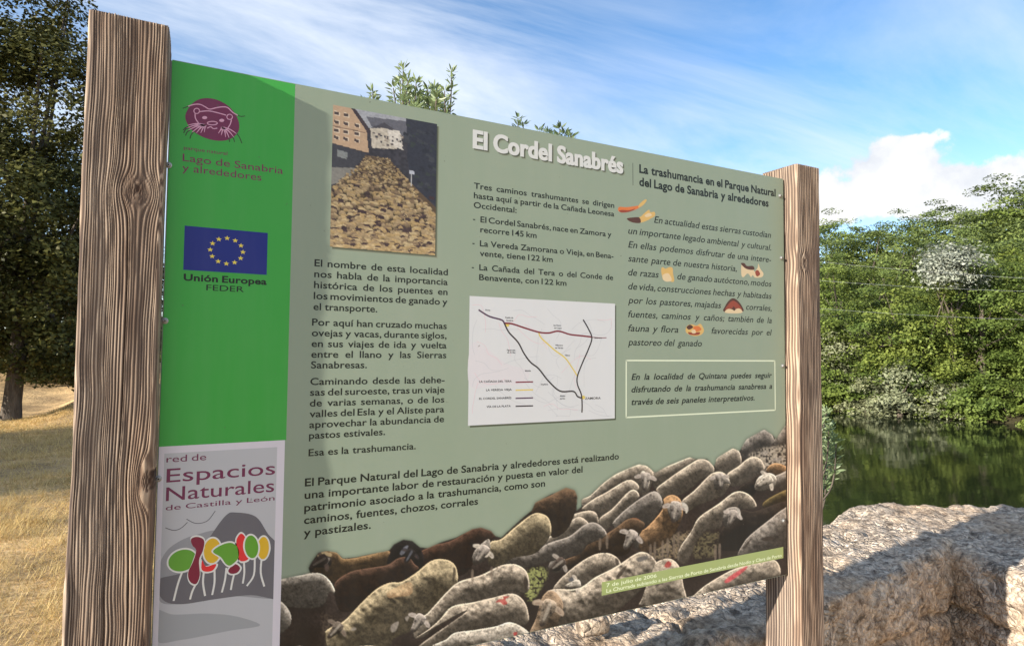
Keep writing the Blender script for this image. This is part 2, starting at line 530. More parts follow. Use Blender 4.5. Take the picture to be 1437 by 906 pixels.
HG = 'trees of the wood on the far hillside'
HL = 'green broadleaf tree in the dense wood on the hillside across the river'
protos = []
for i, (h, r, mt) in enumerate(((11.0, 3.9, M_FAR), (12.0, 4.2, M_FAR), (10.5, 3.7, M_DEEP), (11.5, 4.0, M_DEEP))):
    x_, y_ = from_st(90, 40 - i * 7)
    protos.append(make_tree('broadleaf_tree', (x_, y_, float(terrain(x_, y_))), HL, 'tree', HG, far_blobs(h, r, 20 + i), h * 0.55, 0.22, 115, 118, 1.08, 0.22, mt, 40 + i, flat=0.30))
rg = np.random.default_rng(5)
def put_far(pi, s_, t_, sc, label=None, group=None):
    x_, y_ = from_st(s_, t_)
    return copy_tree(protos[pi], (x_, y_, float(terrain(x_, y_)) - 0.25), rg.uniform(0, 6.28), (sc, sc, sc * rg.uniform(0.92, 1.1)), label, HG)
# front row on the far bank, then rows climbing the hill
for t_ in np.arange(-26, 96, 4.6):
    put_far(int(rg.integers(0, 2)), 50.5 + rg.uniform(-0.8, 1.2), t_ + rg.uniform(-0.8, 0.8), rg.uniform(0.76, 0.90))
for t_ in np.arange(-30, 98, 6.0):
    put_far(int(rg.integers(0, 4)), 60 + rg.uniform(-1.5, 1.5), t_ + rg.uniform(-1.2, 1.2), rg.uniform(0.82, 1.0))
for t_ in np.arange(-36, 100, 6.6):
    put_far(int(rg.integers(2, 4)), 70 + rg.uniform(-2, 2), t_ + rg.uniform(-1.5, 1.5), rg.uniform(1.0, 1.2))
for t_ in np.arange(-42, 104, 7.4):
    put_far(int(rg.integers(2, 4)), 82 + rg.uniform(-2, 2), t_ + rg.uniform(-1.5, 1.5), rg.uniform(1.05, 1.3))

for t_ in np.arange(-48, 108, 6.4):
    put_far(int(rg.integers(0, 4)), 94 + rg.uniform(-2, 2), t_ + rg.uniform(-1.5, 1.5), rg.uniform(1.1, 1.3))
for px_, s_, q_, pi_ in ((1203, 84, 1.10, 2), (1318, 86, 1.20, 3), (1368, 84, 1.30, 2), (1402, 84, 1.36, 3), (1436, 84, 1.46, 0), (1490, 84, 1.5, 2)):
    d = px_dir(px_, 500)
    r_ = s_ / (d[0] * SD[0] + d[1] * SD[1])
    x_, y_ = CAM.x + d[0] * r_, CAM.y + d[1] * r_
    copy_tree(protos[pi_], (x_, y_, float(terrain(x_, y_)) - 0.25), px_ * 0.7, (q_, q_, q_), None, HG)
BG = 'bushes along the far shore'
def one_tree(name, px, s_, label, cat, h, r, mt, seed, nclump=130, per=105, cr=0.95, leaf=0.215, base=None, flat=0.42, blobs=None, group=None):
    """a tree on the far bank standing below photo column px at range s_"""
    d = px_dir(px, 500)
    q = s_ / (d[0] * SD[0] + d[1] * SD[1])
    x_, y_ = CAM.x + d[0] * q, CAM.y + d[1] * q
    z_ = float(terrain(x_, y_)) - 0.2 if base is None else base
    return make_tree(name, (x_, y_, z_), label, cat, group, blobs or far_blobs(h, r, seed), h * 0.5, 0.2, nclump, per, cr, leaf, mt, seed)
one_tree('broadleaf_tree', 1285, 50.2, 'yellow green tree with a broad rounded top in the middle of the far bank', 'tree', 9.4, 4.2, M_YEL, 301, nclump=150)
one_tree('broadleaf_tree', 1405, 55.0, 'bright yellow green tree at the right of the far bank', 'tree', 10.4, 3.4, M_YEL, 302)
one_tree('silver_tree', 1338, 50.6, 'pale silvery white leaved tree rising from the green wood', 'tree', 11.6, 1.9, M_SILVER, 303, nclump=120, per=60, blobs=[(0, 0, 9.0, 1.6, 1.6, 1.3), (-1.1, 0, 8.5, 1.1, 1.1, 0.9), (1.2, 0, 8.4, 1.1, 1.1, 0.9)])
one_tree('willow_bush', 1262, 47.6, 'pale grey green willow bush at the water edge under the far trees', 'bush', 4.6, 1.9, M_WILLOW, 304, nclump=80, per=60, cr=0.55, leaf=0.2)
one_tree('willow_bush', 1215, 48.0, 'lower rounded grey green bush left of the tall willow bush on the far shore', 'bush', 3.0, 1.7, M_WILLOW, 305, nclump=60, per=60, cr=0.5, leaf=0.2)
one_tree('willow_bush', 1330, 47.4, 'small spreading grey green bush overhanging the far shore', 'bush', 2.2, 2.0, M_WILLOW, 306, nclump=50, per=50, cr=0.5, leaf=0.2)
one_tree('willow_bush', 1400, 47.6, 'low bright green bush on the right end of the far shore', 'bush', 2.4, 1.9, M_YEL, 307, nclump=50, per=50, cr=0.5, leaf=0.2)
one_tree('broadleaf_tree', 1165, 51.0, 'grey green tree beside the wooden post on the far bank', 'tree', 6.6, 2.2, M_WILLOW, 308, nclump=90, per=55)

bp = one_tree('shore_bush', 1375, 47.2, 'low green bush in the fringe along the far shore', 'bush', 2.0, 1.9, M_FAR, 311, nclump=60, per=55, cr=0.5, leaf=0.2, group=BG)
for t_ in list(np.arange(-24, 30, 2.6)):
    s_ = 46.6 + 1.2 * math.sin(t_ * 0.21) + 0.6 * math.sin(t_ * 0.53 + 1) + 1.0 + rg.uniform(-0.5, 0.6)
    x_, y_ = from_st(s_, t_ + rg.uniform(-.5, .5))
    q_ = rg.uniform(0.85, 1.6)
    copy_tree(bp, (x_, y_, float(terrain(x_, y_)) - 0.35), rg.uniform(0, 6.28), (q_, q_, q_ * rg.uniform(0.8, 1.2)))

# big trees by the meadow on the left
def ground_at(px, dist):
    p_ = at(px, 480, dist)
    return (p_.x, p_.y, float(terrain(p_.x, p_.y)))
gp = ground_at(22, 13.3)
make_tree('oak_tree', (gp[0], gp[1], gp[2] - 0.1), 'tall dark oak at the left with a bare trunk over the dry meadow', 'tree', None,
          [(-0.6, 0, 4.0, 2.5, 2.4, 2.5), (0.55, -0.2, 6.6, 1.6, 1.8, 1.9), (-1.6, 0.3, 7.2, 2.0, 2.0, 1.9), (0.45, 0.2, 2.5, 1.45, 1.6, 1.5), (-2.4, 0, 2.9, 1.9, 1.9, 1.5), (-0.6, 0.2, 8.9, 1.7, 1.6, 1.5), (0.3, -0.4, 4.4, 1.5, 1.5, 1.6), (0.7, 0.3, 1.7, 1.2, 1.3, 1.0), (-1.5, 0.2, 1.9, 1.6, 1.5, 1.1)],
          4.4, 0.17, 860, 88, 0.44, 0.105, M_NEAR, 401, flat=0.7, limbs=26)
gp = ground_at(95, 23)
make_tree('oak_tree', (gp[0], gp[1], gp[2] - 0.1), 'dark bushy oak behind the tall oak at the meadow edge', 'tree', None,
          [(0, 0, 4.0, 2.6, 2.6, 3.2), (-1.8, 0, 3.2, 2.2, 2.2, 2.6), (1.6, 0, 3.0, 2.0, 2.2, 2.6), (0, 0, 7.2, 2.0, 2.0, 2.0)],
          4.0, 0.22, 330, 80, 0.55, 0.16, M_NEAR, 402, flat=0.7, limbs=16)
gp = ground_at(-110, 24)
make_tree('oak_tree', (gp[0], gp[1], gp[2] - 0.1), 'dark oak at the far left edge of the meadow', 'tree', None,
          [(0, 0, 5.0, 3.4, 3.0, 4.0), (1.8, 0, 3.2, 2.2, 2.2, 2.6), (0, 0, 9.2, 2.6, 2.6, 2.6)],
          4.6, 0.25, 330, 80, 0.6, 0.17, M_NEAR, 403, flat=0.7, limbs=16)
make_tree('oak_tree', (-13.0, 7.6, 0.0), 'leafy oak beside the meadow casting a long shade over the grass', 'tree', None,
          [(0, 0.2, 3.4, 2.0, 2.5, 2.7), (0.3, 2.2, 3.0, 1.8, 1.8, 2.2)], 2.8, 0.2, 420, 80, 0.5, 0.18, M_NEAR, 404, flat=0.7)
for i, (px, dist, h_, lab) in enumerate(((60, 19, 1.7, 'low dark shrub under the oaks at the meadow edge'), (112, 19.5, 2.2, 'rounded dark shrub beside the wooden post under the oaks'), (165, 22, 2.4, 'dark shrub behind the left post of the sign'))):
    gp = ground_at(px, dist)
    make_tree('shrub', gp, lab, 'shrub', None, [(0, 0, h_ * .5, 1.3, 1.2, h_ * .5), (0.7, 0, h_ * .4, 0.9, 0.9, h_ * .4)], h_ * .4, 0.05, 90, 70, 0.35, 0.12, M_NEAR, 420 + i, flat=0.8, limbs=5)

# young ash whose tips show above the panel
def young_tree(name, dist, tips, base_px, label, seed, n_extra, mat, fork_z=3.25):
    rg = np.random.default_rng(seed)
    b = at(base_px, 500, dist)
    bz = float(terrain(b.x, b.y))
    root = empty(name, (b.x, b.y, bz), label, 'tree')
    base = np.array([0, 0, -0.2]); fork = np.array([0.0, 0.0, fork_z - bz])
    paths = [[(0, 0, -0.3, 0.06), (0.03, 0.02, fork[2] * 0.4, 0.045), (-0.03, 0.03, fork[2] * 0.75, 0.03), (*fork, 0.012)]]
    lv, stalks = [], []
    pts = [np.array(at(x, y, dist + rg.uniform(-0.45, 0.45))) - np.array([b.x, b.y, bz]) for x, y in tips]
    for q_ in list(pts):
        pts.append(q_ + rg.normal(0, 0.07, 3) - np.array([0, 0, 0.08]))
    n_tip = len(pts)
    for i in range(n_extra):
        zz_ = rg.uniform(0.35, 0.98)
        a_ = rg.uniform(0, 6.28); r_ = rg.uniform(0.45, 1.0) * (1.15 - 0.55 * zz_)
        pts.append(np.array([math.cos(a_) * r_, math.sin(a_) * r_, fork[2] * zz_ + rg.uniform(0.0, 0.25)]))
    P_, D_ = [], []
    for ti, tp in enumerate(pts):
        out_ = np.hypot(tp[0], tp[1])
        zq = min(0.97, max(0.3, (tp[2] - 0.55 - out_ * 0.45) / fork[2]))
        s0 = fork * zq * rg.uniform(0.9, 1.0)
        mid = s0 + (tp - s0) * 0.5 + np.array([(tp - s0)[0] * 0.25 + rg.normal(0, .04), (tp - s0)[1] * 0.25 + rg.normal(0, .04), -0.06])
        curve = spline([s0, mid, tp], 6, closed=False)
        paths.append([(*c, 0.011 * (1 - 0.8 * i / len(curve)) + 0.0015) for i, c in enumerate(curve)])
        Lc = len(curve)
        for i in range(Lc - 5, Lc):
            c = curve[i]; d = curve[min(i + 1, Lc - 1)] - curve[max(i - 1, 0)]; d = d / (np.linalg.norm(d) + 1e-9)
            for _ in range(11 if i < Lc - 1 else 11):
                o_ = rg.normal(0, 1, 3); o_ = o_ - d * (o_ @ d) ; o_ /= np.linalg.norm(o_)
                dirn = d * rg.uniform(0.1, 1.0) + o_ * rg.uniform(0.5, 1.0); dirn /= np.linalg.norm(dirn)
                P_.append(c + d * rg.uniform(-0.05, 0.05) * (i < Lc - 1)); D_.append(dirn)
    P_ = np.array(P_); D_ = np.array(D_)
    n = len(P_)
    side = np.cross(D_, rg.normal(0, 1, (n, 3))); side /= np.linalg.norm(side, axis=1, keepdims=True)
    up = np.cross(side, D_)
    ln = rg.uniform(0.045, 0.085, (n, 1)); wd = ln * 0.13
    P0 = P_ + D_ * 0.012
    V = np.stack([P0, P0 + D_ * ln * .35 + side * wd, P0 + D_ * ln * .7 + side * wd * .75 - up * ln * .05, P0 + D_ * ln - up * ln * .12,
                  P0 + D_ * ln * .7 - side * wd * .75 - up * ln * .05, P0 + D_ * ln * .35 - side * wd], 1).reshape(-1, 3)
    tv, tf = tubes(paths, 5)
    link('trunk', mesh_np(tv, tf), M_BARK, root, smooth=True)
    link('crown', mesh_np(V, np.arange(n * 6).reshape(n, 6)), mat, root)
    return root
young_tree('ash_tree', 5.4, [(566, 95), (572, 112), (584, 116), (600, 126), (596, 140), (576, 134), (566, 142), (634, 102), (624, 128), (614, 142), (604, 152), (626, 150), (584, 152), (570, 128), (612, 134), (522, 130), (588, 130)], 590,
           'young pale green ash tree whose top shows above the left half of the sign panel', 501, 60, M_ASH)
young_tree('ash_tree', 6.2, [(727, 166), (757, 184), (768, 187), (786, 181), (793, 188), (802, 191), (778, 190)], 775,
           'second young ash tree with only its tips above the middle of the sign panel', 502, 55, M_ASH)
young_tree('ash_tree', 6.0, [(1160, 578), (1163, 600), (1160, 622), (1156, 640), (1150, 590), (1140, 570), (1130, 620)], 1105,
           'young tree behind the right post with leaves showing beside it', 503, 0, M_ASH, 0.75)

# dry grass
rg = np.random.default_rng(77)
N = 230000
gx_ = rg.uniform(-1, 1, N); gy_ = 0.4 + (rg.random(N) ** 1.6) * 15.5; gx_ = -0.9 - gy_ * 0.13 + gx_ * (1.7 + 0.13 * gy_)
keep = np.array([mnoise.noise(Vector((a * 1.1, b * 1.1, 3.0))) for a, b in zip(gx_, gy_)]) > rg.uniform(-1.1, 0.15, N)
s_, t_ = st(gx_, gy_)
keep &= s_ < 4.4 + 0.38 * np.maximum(0, t_ - 3)
keep &= ~((gy_ < 1.5) & (gx_ > -0.1))
gx_, gy_ = gx_[keep], gy_[keep]
n = len(gx_)
gzv = terrain(gx_, gy_)
tuft_ = np.array([max(0.0, mnoise.noise(Vector((a * 3.1, b_ * 3.1, 9.0)))) for a, b_ in zip(gx_, gy_)])
hgt = rg.uniform(0.025, 0.09, n) * (1 + 2.2 * tuft_) * (1 + 0.6 * (rg.random(n) < 0.06)); ang = rg.uniform(0, 6.28, n); ln = rg.uniform(0.3, 1.5, n) * hgt
wd = rg.uniform(0.0009, 0.0019, n) * (1 + gy_ * 0.2)
bx, by = np.cos(ang), np.sin(ang)
p0 = np.stack([gx_, gy_, gzv - 0.01], 1)
side = np.stack([-by, bx, np.zeros(n)], 1)
tip = p0 + np.stack([bx * ln, by * ln, hgt * rg.uniform(0.5, 1, n)], 1)
V = np.stack([p0 - side * wd[:, None], p0 + side * wd[:, None], tip], 1).reshape(-1, 3)
M_STRAW = mat_leaf('straw', (0.48, 0.32, 0.12), (0.90, 0.68, 0.31), 0.35, (0.84, 0.59, 0.24))
go = link('dry_grass', mesh_np(V, np.arange(n * 3).reshape(n, 3)), M_STRAW)
tag(go, 'dry straw coloured grass covering the meadow on the left', 'grass', kind='stuff')

# ------------------------------------------------------------------ stone wall behind the sign
def remeshed_block(poly, z0, z1, amp, seed, voxel=0.0125, loc=(0, 0)):
    bm = bmesh.new()
    lo = [bm.verts.new((x, y, z0)) for x, y in poly]
    hi = [bm.verts.new((x, y, z1 if not callable(z1) else z1(x, y))) for x, y in poly]
    bm.faces.new(list(reversed(lo))); bm.faces.new(hi)
    m = len(poly)
    for i in range(m):
        bm.faces.new((lo[i], lo[(i + 1) % m], hi[(i + 1) % m], hi[i]))
    bmesh.ops.recalc_face_normals(bm, faces=bm.faces)
    me = bpy.data.meshes.new('tmp'); bm.to_mesh(me); bm.free()
    o = bpy.data.objects.new('tmp', me); COL.objects.link(o)
    md = o.modifiers.new('r', 'REMESH'); md.mode = 'VOXEL'; md.voxel_size = voxel
    sm = o.modifiers.new('s', 'SMOOTH'); sm.factor = 0.5; sm.iterations = 30
    dg = bpy.context.evaluated_depsgraph_get(); dg.update()
    out_ = bpy.data.meshes.new_from_object(o.evaluated_get(dg))
    bpy.data.objects.remove(o); bpy.data.meshes.remove(me)
    nv = len(out_.vertices)
    co = np.empty(nv * 3, np.float32); out_.vertices.foreach_get('co', co); co = co.reshape(-1, 3)
    no = np.empty(nv * 3, np.float32); out_.vertices.foreach_get('normal', no); no = no.reshape(-1, 3)
    d = np.empty(nv)
    for i, c in enumerate(co):
        v = Vector(c)
        a = mnoise.noise(v * 2.1 + Vector((seed, 0, 0))) * 1.3
        b = mnoise.fractal(v * 6.5 + Vector((0, seed, 0)), 0.75, 2.1, 5)
        r_ = 1 - abs(mnoise.noise(v * 4.0 + Vector((seed, seed, 2))))
        pit = max(0.0, mnoise.noise(v * 17.0) - 0.18)
        jn = v.x + 0.25 * v.y + 0.10 * mnoise.noise(v * 3.0) + 0.03 * mnoise.noise(v * 11.0)
        crk = sum(max(0.0, 1 - abs(jn - j_) / 0.016) for j_ in (0.55, 1.32, 2.25)) + max(0.0, 1 - abs(v.z - 0.52 - 0.06 * mnoise.noise(v * 4.0)) / 0.018)
        d[i] = amp * (a + b * 0.95 - 1.3 * max(0, r_ - 0.93) * 8 * 0.35 - pit * 1.6 - crk * 1.5 + 0.35 * mnoise.noise(Vector((v.x * 9, v.y * 9, v.z * 40))))
    co = co + no * d[:, None]
    out_.vertices.foreach_set('co', co.astype(np.float32).ravel())
    out_.update()
    return out_

m_stone = bpy.data.materials.new('lichen_granite')
m_stone.use_nodes = True
k = NT(m_stone.node_tree)
geo = k.n('ShaderNodeNewGeometry')
P0 = geo.outputs['Position']
s1 = k.n('ShaderNodeTexNoise', ins={0: P0, 'Scale': 3.2, 'Detail': 6.0, 'Roughness': 0.6})
s2 = k.n('ShaderNodeTexNoise', ins={0: P0, 'Scale': 38.0, 'Detail': 8.0, 'Roughness': 0.72})
s3 = k.n('ShaderNodeTexNoise', ins={0: P0, 'Scale': 13.0, 'Detail': 6.0, 'Roughness': 0.65})
wp = k.n('ShaderNodeVectorMath', operation='ADD', ins={0: P0, 1: (0, 0, 0)})
wn_ = k.n('ShaderNodeTexNoise', ins={0: P0, 'Scale': 22.0, 'Detail': 3.0})
wsc = k.n('ShaderNodeVectorMath', operation='SCALE', ins={0: wn_.outputs['Color']}); wsc.inputs['Scale'].default_value = 0.03
k.link(wsc.outputs[0], wp.inputs[1])
vo = k.n('ShaderNodeTexVoronoi', ins={0: wp.outputs[0], 'Scale': 52.0})
ve = k.n('ShaderNodeTexVoronoi', feature='DISTANCE_TO_EDGE', ins={0: wp.outputs[0], 'Scale': 52.0})
vs_ = k.n('ShaderNodeSeparateColor', ins={0: vo.outputs['Color']})
base = k.ramp(s2.outputs[0], [(0.30, (0.15, 0.11, 0.08)), (0.43, (0.44, 0.35, 0.27)), (0.57, (0.74, 0.605, 0.465)), (0.76, (0.90, 0.785, 0.635))])
ochre = k.ramp(s2.outputs[0], [(0.32, (0.14, 0.085, 0.05)), (0.52, (0.50, 0.355, 0.23)), (0.75, (0.76, 0.60, 0.43))])
c = k.mix(k.ramp(s1.outputs[0], [(0.45, 0.0), (0.62, 0.75)]), base, ochre)
c = k.mix(k.ramp(s3.outputs[0], [(0.56, 0.0), (0.68, 0.8)]), c, (0.085, 0.068, 0.052, 1))
pm = k.ramp(s1.outputs[0], [(0.40, 1.0), (0.62, 0.35)])
c = k.mix(pm, c, k.mix(1.0, c, k.ramp(vs_.outputs[0], [(0.0, 0.45), (0.35, 0.85), (1.0, 1.25)]), 'MULTIPLY'))
crev = k.math('MULTIPLY', k.ramp(ve.outputs['Distance'], [(0.0, 0.85), (0.10, 0.0)]), k.math('MULTIPLY', pm, k.ramp(s3.outputs[0], [(0.42, 0.0), (0.6, 1.0)])))
c = k.mix(crev, c, (0.075, 0.058, 0.045, 1))
hh = k.math('ADD', k.math('MULTIPLY', s2.outputs[0], 0.7), k.math('MULTIPLY', k.math('MINIMUM', ve.outputs['Distance'], 0.25), k.math('MULTIPLY', pm, 1.6)))
bmp = k.n('ShaderNodeBump', ins={'Strength': 0.9, 'Distance': 0.025, 'Height': hh})
p = k.n('ShaderNodeBsdfPrincipled', ins={'Base Color': c, 'Roughness': 0.92, 'Specular IOR Level': 0.15, 'Normal': bmp.outputs[0]})
k.n('ShaderNodeOutputMaterial', ins={0: p.outputs[0]})

wall = empty('stone_wall', (1.6, 0.5, 0), 'rough pale granite wall with lichen behind the sign above the river', 'wall')
def put_child(name, me, mats, root, smooth=False):
    o = link(name, me, mats, root, smooth)
    o.location = -root.location
    return o
put_child('wall_body', remeshed_block([(-0.75, 0.12), (1.40, 0.115), (3.02, 0.41), (4.0, 0.25), (4.4, 0.42), (2.98, 0.93), (2.6, 0.80), (1.4, 0.62), (-0.6, 0.42)], -0.3,
                                      lambda x, y: 0.775 + 0.02 * math.sin(x * 2), 0.022, 3.0), m_stone, wall, True)
put_child('end_block', remeshed_block([(2.50, -0.9), (4.1, -1.2), (4.4, 0.5), (2.86, 0.62)], -0.3, 0.76, 0.018, 8.0), m_stone, wall, True)
ls = link('loose_stone', remeshed_block([(-0.05, -0.03), (0.045, -0.035), (0.055, 0.03), (-0.04, 0.035)], -0.02, 0.03, 0.006, 5.0, voxel=0.008), m_stone, None, True, loc=(1.02, 0.32, 0.80))
tag(ls, 'small pale loose stone lying on the wall below the sign panel', 'stone')

# ------------------------------------------------------------------ the sign
SIGN = empty('information_sign', (PW / 2, 0, 0), 'large printed information panel about the Cordel Sanabrés between two weathered wooden posts', 'sign')
def under(o, parent, root=SIGN):
    """parent an object modelled in world axes"""
    o.parent = parent
    o.location = (-SIGN.location.x, 0, 0) if parent == SIGN else (0, 0, 0)
    return o

H_src = None
def homog(src, dst):
    A = []
    for (x, y), (u, v) in zip(src, dst):
        A.append([x, y, 1, 0, 0, 0, -u * x, -u * y, -u]); A.append([0, 0, 0, x, y, 1, -v * x, -v * y, -v])
    return np.linalg.svd(np.array(A))[2][-1].reshape(3, 3)
Hm = homog([(240.3, 83), (1099.5, 251), (1105, 806), (208.8, 1008)], [(0, 0), (PW, 0), (PW, 1), (0, 1)])
Hinv = np.linalg.inv(Hm)
def P(x, y):
    """measured point of the print -> panel coordinates (u right, v down), metres"""
    q = Hm @ np.array([x, y, 1.0]); return q[:2] / q[2]
def Pz(region, scale):
    return lambda x, y: P(region[0] + x / scale, region[1] + y / scale)
def world(u, v, layer):
    return (u, -0.00002 * layer, TOP - v)

# --- posts with eroded grain
m_wood = bpy.data.materials.new('weathered_wood')
m_wood.use_nodes = True
k = NT(m_wood.node_tree)
at_ = k.n('ShaderNodeVertexColor', layer_name='grain')
sg = k.n('ShaderNodeSeparateColor', ins={0: at_.outputs[0]})
tc = k.n('ShaderNodeTexCoord')
fm = k.n('ShaderNodeMapping', ins={0: tc.outputs['Object'], 3: (260, 260, 7)})
fib = k.n('ShaderNodeTexNoise', ins={0: fm.outputs[0], 'Scale': 1.0, 'Detail': 5.0, 'Roughness': 0.65})
bl = k.n('ShaderNodeMapping', ins={0: tc.outputs['Object'], 3: (14, 14, 2.2)})
blo = k.n('ShaderNodeTexNoise', ins={0: bl.outputs[0], 'Scale': 1.0, 'Detail': 4.0})
g_ = k.math('ADD', sg.outputs[0], k.math('MULTIPLY', k.math('SUBTRACT', fib.outputs[0], 0.5), 0.45))
warm = k.ramp(g_, [(0.05, (0.056, 0.034, 0.025)), (0.38, (0.120, 0.076, 0.053)), (0.70, (0.208, 0.134, 0.090)), (0.98, (0.385, 0.28, 0.195))])
grey = k.ramp(g_, [(0.05, (0.058, 0.041, 0.034)), (0.38, (0.120, 0.090, 0.072)), (0.70, (0.200, 0.145, 0.108)), (0.98, (0.395, 0.31, 0.235))])
c = k.mix(k.ramp(blo.outputs[0], [(0.35, 0.0), (0.65, 1.0)]), warm, grey)
c = k.mix(sg.outputs[1], c, (0.05, 0.025, 0.015, 1))
p = k.n('ShaderNodeBsdfPrincipled', ins={'Base Color': c, 'Roughness': 0.85, 'Specular IOR Level': 0.2})
bmp = k.n('ShaderNodeBump', ins={'Strength': 0.5, 'Distance': 0.0012, 'Height': fib.outputs[0]})
k.link(bmp.outputs[0], p.inputs['Normal'])
k.n('ShaderNodeOutputMaterial', ins={0: p.outputs[0]})

def make_post(x0, x1, yf, yb, z0, z1, nf, ns, nz, knots, seed, rad=0.006, pitch=0.0037, amp=0.0012):
    """rounded rectangular timber; knots: (x, z, radius, stretch) on the front face"""
    rg = np.random.default_rng(seed)
    pts, nrm = [], []
    def seg(ax, ay, bx_, by_, n, nx, ny):
        for i in range(n):
            t = i / n
            pts.append((ax + (bx_ - ax) * t, ay + (by_ - ay) * t)); nrm.append((nx, ny))
    def arc(cx_, cy_, a0):
        for i in range(5):
            a = a0 + math.pi / 2 * i / 5
            pts.append((cx_ + rad * math.cos(a), cy_ + rad * math.sin(a))); nrm.append((math.cos(a), math.sin(a)))
    # front face (towards -Y), left to right, then right, back, left
    seg(x0 + rad, yf, x1 - rad, yf, nf, 0, -1); arc(x1 - rad, yf + rad, -math.pi / 2)
    seg(x1, yf + rad, x1, yb - rad, ns, 1, 0); arc(x1 - rad, yb - rad, 0)
    seg(x1 - rad, yb, x0 + rad, yb, 14, 0, 1); arc(x0 + rad, yb - rad, math.pi / 2)
    seg(x0, yb - rad, x0, yf + rad, ns, -1, 0); arc(x0 + rad, yf + rad, math.pi)
    pts = np.array(pts); nrm = np.array(nrm); m = len(pts)
    zz = np.linspace(z0, z1, nz)
    px = np.repeat(pts[None, :, 0], nz, 0); py = np.repeat(pts[None, :, 1], nz, 0); pz = np.repeat(zz[:, None], m, 1)
    # growth-ring coordinate: mix of x and y, bent round knots on the front
    n1 = vnoise(nz, m, 9, seed); n2 = vnoise(nz, m, 60, seed + 1)
    col_i = np.clip(((px - x0) / (x1 - x0) * 50).astype(int), 0, 63)
    row = np.repeat(np.arange(nz)[:, None], m, 1)
    wob = (vnoise(nz, 64, 40, seed + 5)[row, col_i] - .5) * 0.0036 + (vnoise(nz, 64, 14, seed + 6)[row, col_i] - .5) * 0.003
    psi = (px - x0) + (py - yf) * 0.75 + wob
    knotm = np.zeros_like(psi)
    for (kx, kz, kr, st_) in knots:
        Xk = px - kx; Zk = (pz - kz) / st_
        d2 = Xk ** 2 + Zk ** 2 + 1e-8
        wgt = np.exp(-(py - yf) / 0.03)
        infl = np.exp(-d2 / (kr * 5.5) ** 2)
        inside = d2 < kr ** 2
        psi = psi - wgt * infl * Xk * np.minimum(1.0, kr ** 2 * 1.6 / d2)
        r_ = np.sqrt(Xk ** 2 + ((pz - kz) / 1.25) ** 2)
        psi = np.where(inside & (r_ < kr), r_ * 1.3 + kx, psi)
        knotm = np.maximum(knotm, wgt * np.clip(1 - r_ / (kr * 0.75), 0, 1))
    # uneven ring spacing
    tab = np.cumsum(rg.uniform(0.55, 1.5, 400)) * pitch
    tab = tab - tab[60]
    ph = np.interp(psi, tab, np.arange(400))
    fr = ph - np.floor(ph)
    ridge = np.clip(np.minimum(fr / 0.5, (1 - fr) / 0.42) * 1.05 - 0.08, 0, 1)
    ridge = ridge * ridge * (3 - 2 * ridge)
    strength = rg.uniform(0.55, 1.0, 500)[np.clip(np.floor(ph).astype(int), 0, 499)]
    g = 1 - (1 - ridge) * strength
    g = g * (0.75 + 0.4 * n1) * (0.8 + 0.35 * n2)
    # drying cracks
    crack = np.zeros_like(g)
    for _ in range(7):
        cp = rg.uniform(0.1, 0.95) * (x1 - x0) ; zc_ = rg.uniform(z0, z1); ln_ = rg.uniform(0.08, 0.3)
        crack = np.maximum(crack, np.clip(1 - np.abs(psi - cp) / 0.0011, 0, 1) * np.clip(1.2 - ((pz - zc_) / ln_) ** 2, 0, 1))
    disp = amp * (g - 1) - crack * 0.004 - knotm * 0.001
    # worn arrises
    disp = disp + (vnoise(nz, m, 11, seed + 9) - .5) * 0.0012 + (vnoise(nz, m, 50, seed + 10) - .5) * 0.0042
    vx = px + nrm[None, :, 0] * disp; vy = py + nrm[None, :, 1] * disp
    # sawn top edge breaks down a little with the grain
    vz = pz.copy()
    V = np.stack([vx, vy, vz], -1)
    V[-1, :, 2] += (g[-1] - 0.7) * 0.006
    V = V.reshape(-1, 3)
    cols = np.stack([g, np.maximum(crack * 0.9, knotm * 0.8), np.zeros_like(g)], -1).reshape(-1, 3)
    idx = np.arange(nz * m).reshape(nz, m)
    nxt = np.roll(idx, -1, axis=1)
    F_ = np.stack([idx[:-1], nxt[:-1], nxt[1:], idx[1:]], -1).reshape(-1, 4)
    # rings closing the top
    cen = np.array([(x0 + x1) / 2, (yf + yb) / 2])
    Vs, Cs, Fs = [V], [cols], [F_]
    prev = idx[-1]; off = len(V)
    for q, s_ in enumerate((0.985, 0.9, 0.75, 0.55, 0.3, 0.02)):
        pp = cen + (pts - cen) * s_
        ring = np.stack([pp[:, 0], pp[:, 1], np.full(m, z1 + 0.001 + 0.002 * math.sin(q * 2.0))], 1)
        rr = np.hypot(pp[:, 0] - x0 - 0.02, pp[:, 1] - yf - 0.08)
        gg = 0.45 + 0.3 * np.sin(rr / 0.0045 * 6.28)
        Vs.append(ring); Cs.append(np.stack([gg, np.zeros(m), np.zeros(m)], 1))
        cur = np.arange(off, off + m); off += m
        Fs.append(np.stack([prev, np.roll(prev, -1), np.roll(cur, -1), cur], 1)); prev = cur
    me = mesh_np(np.concatenate(Vs), np.concatenate(Fs))
    set_colors(me, 'grain', np.concatenate(Cs))
    return me

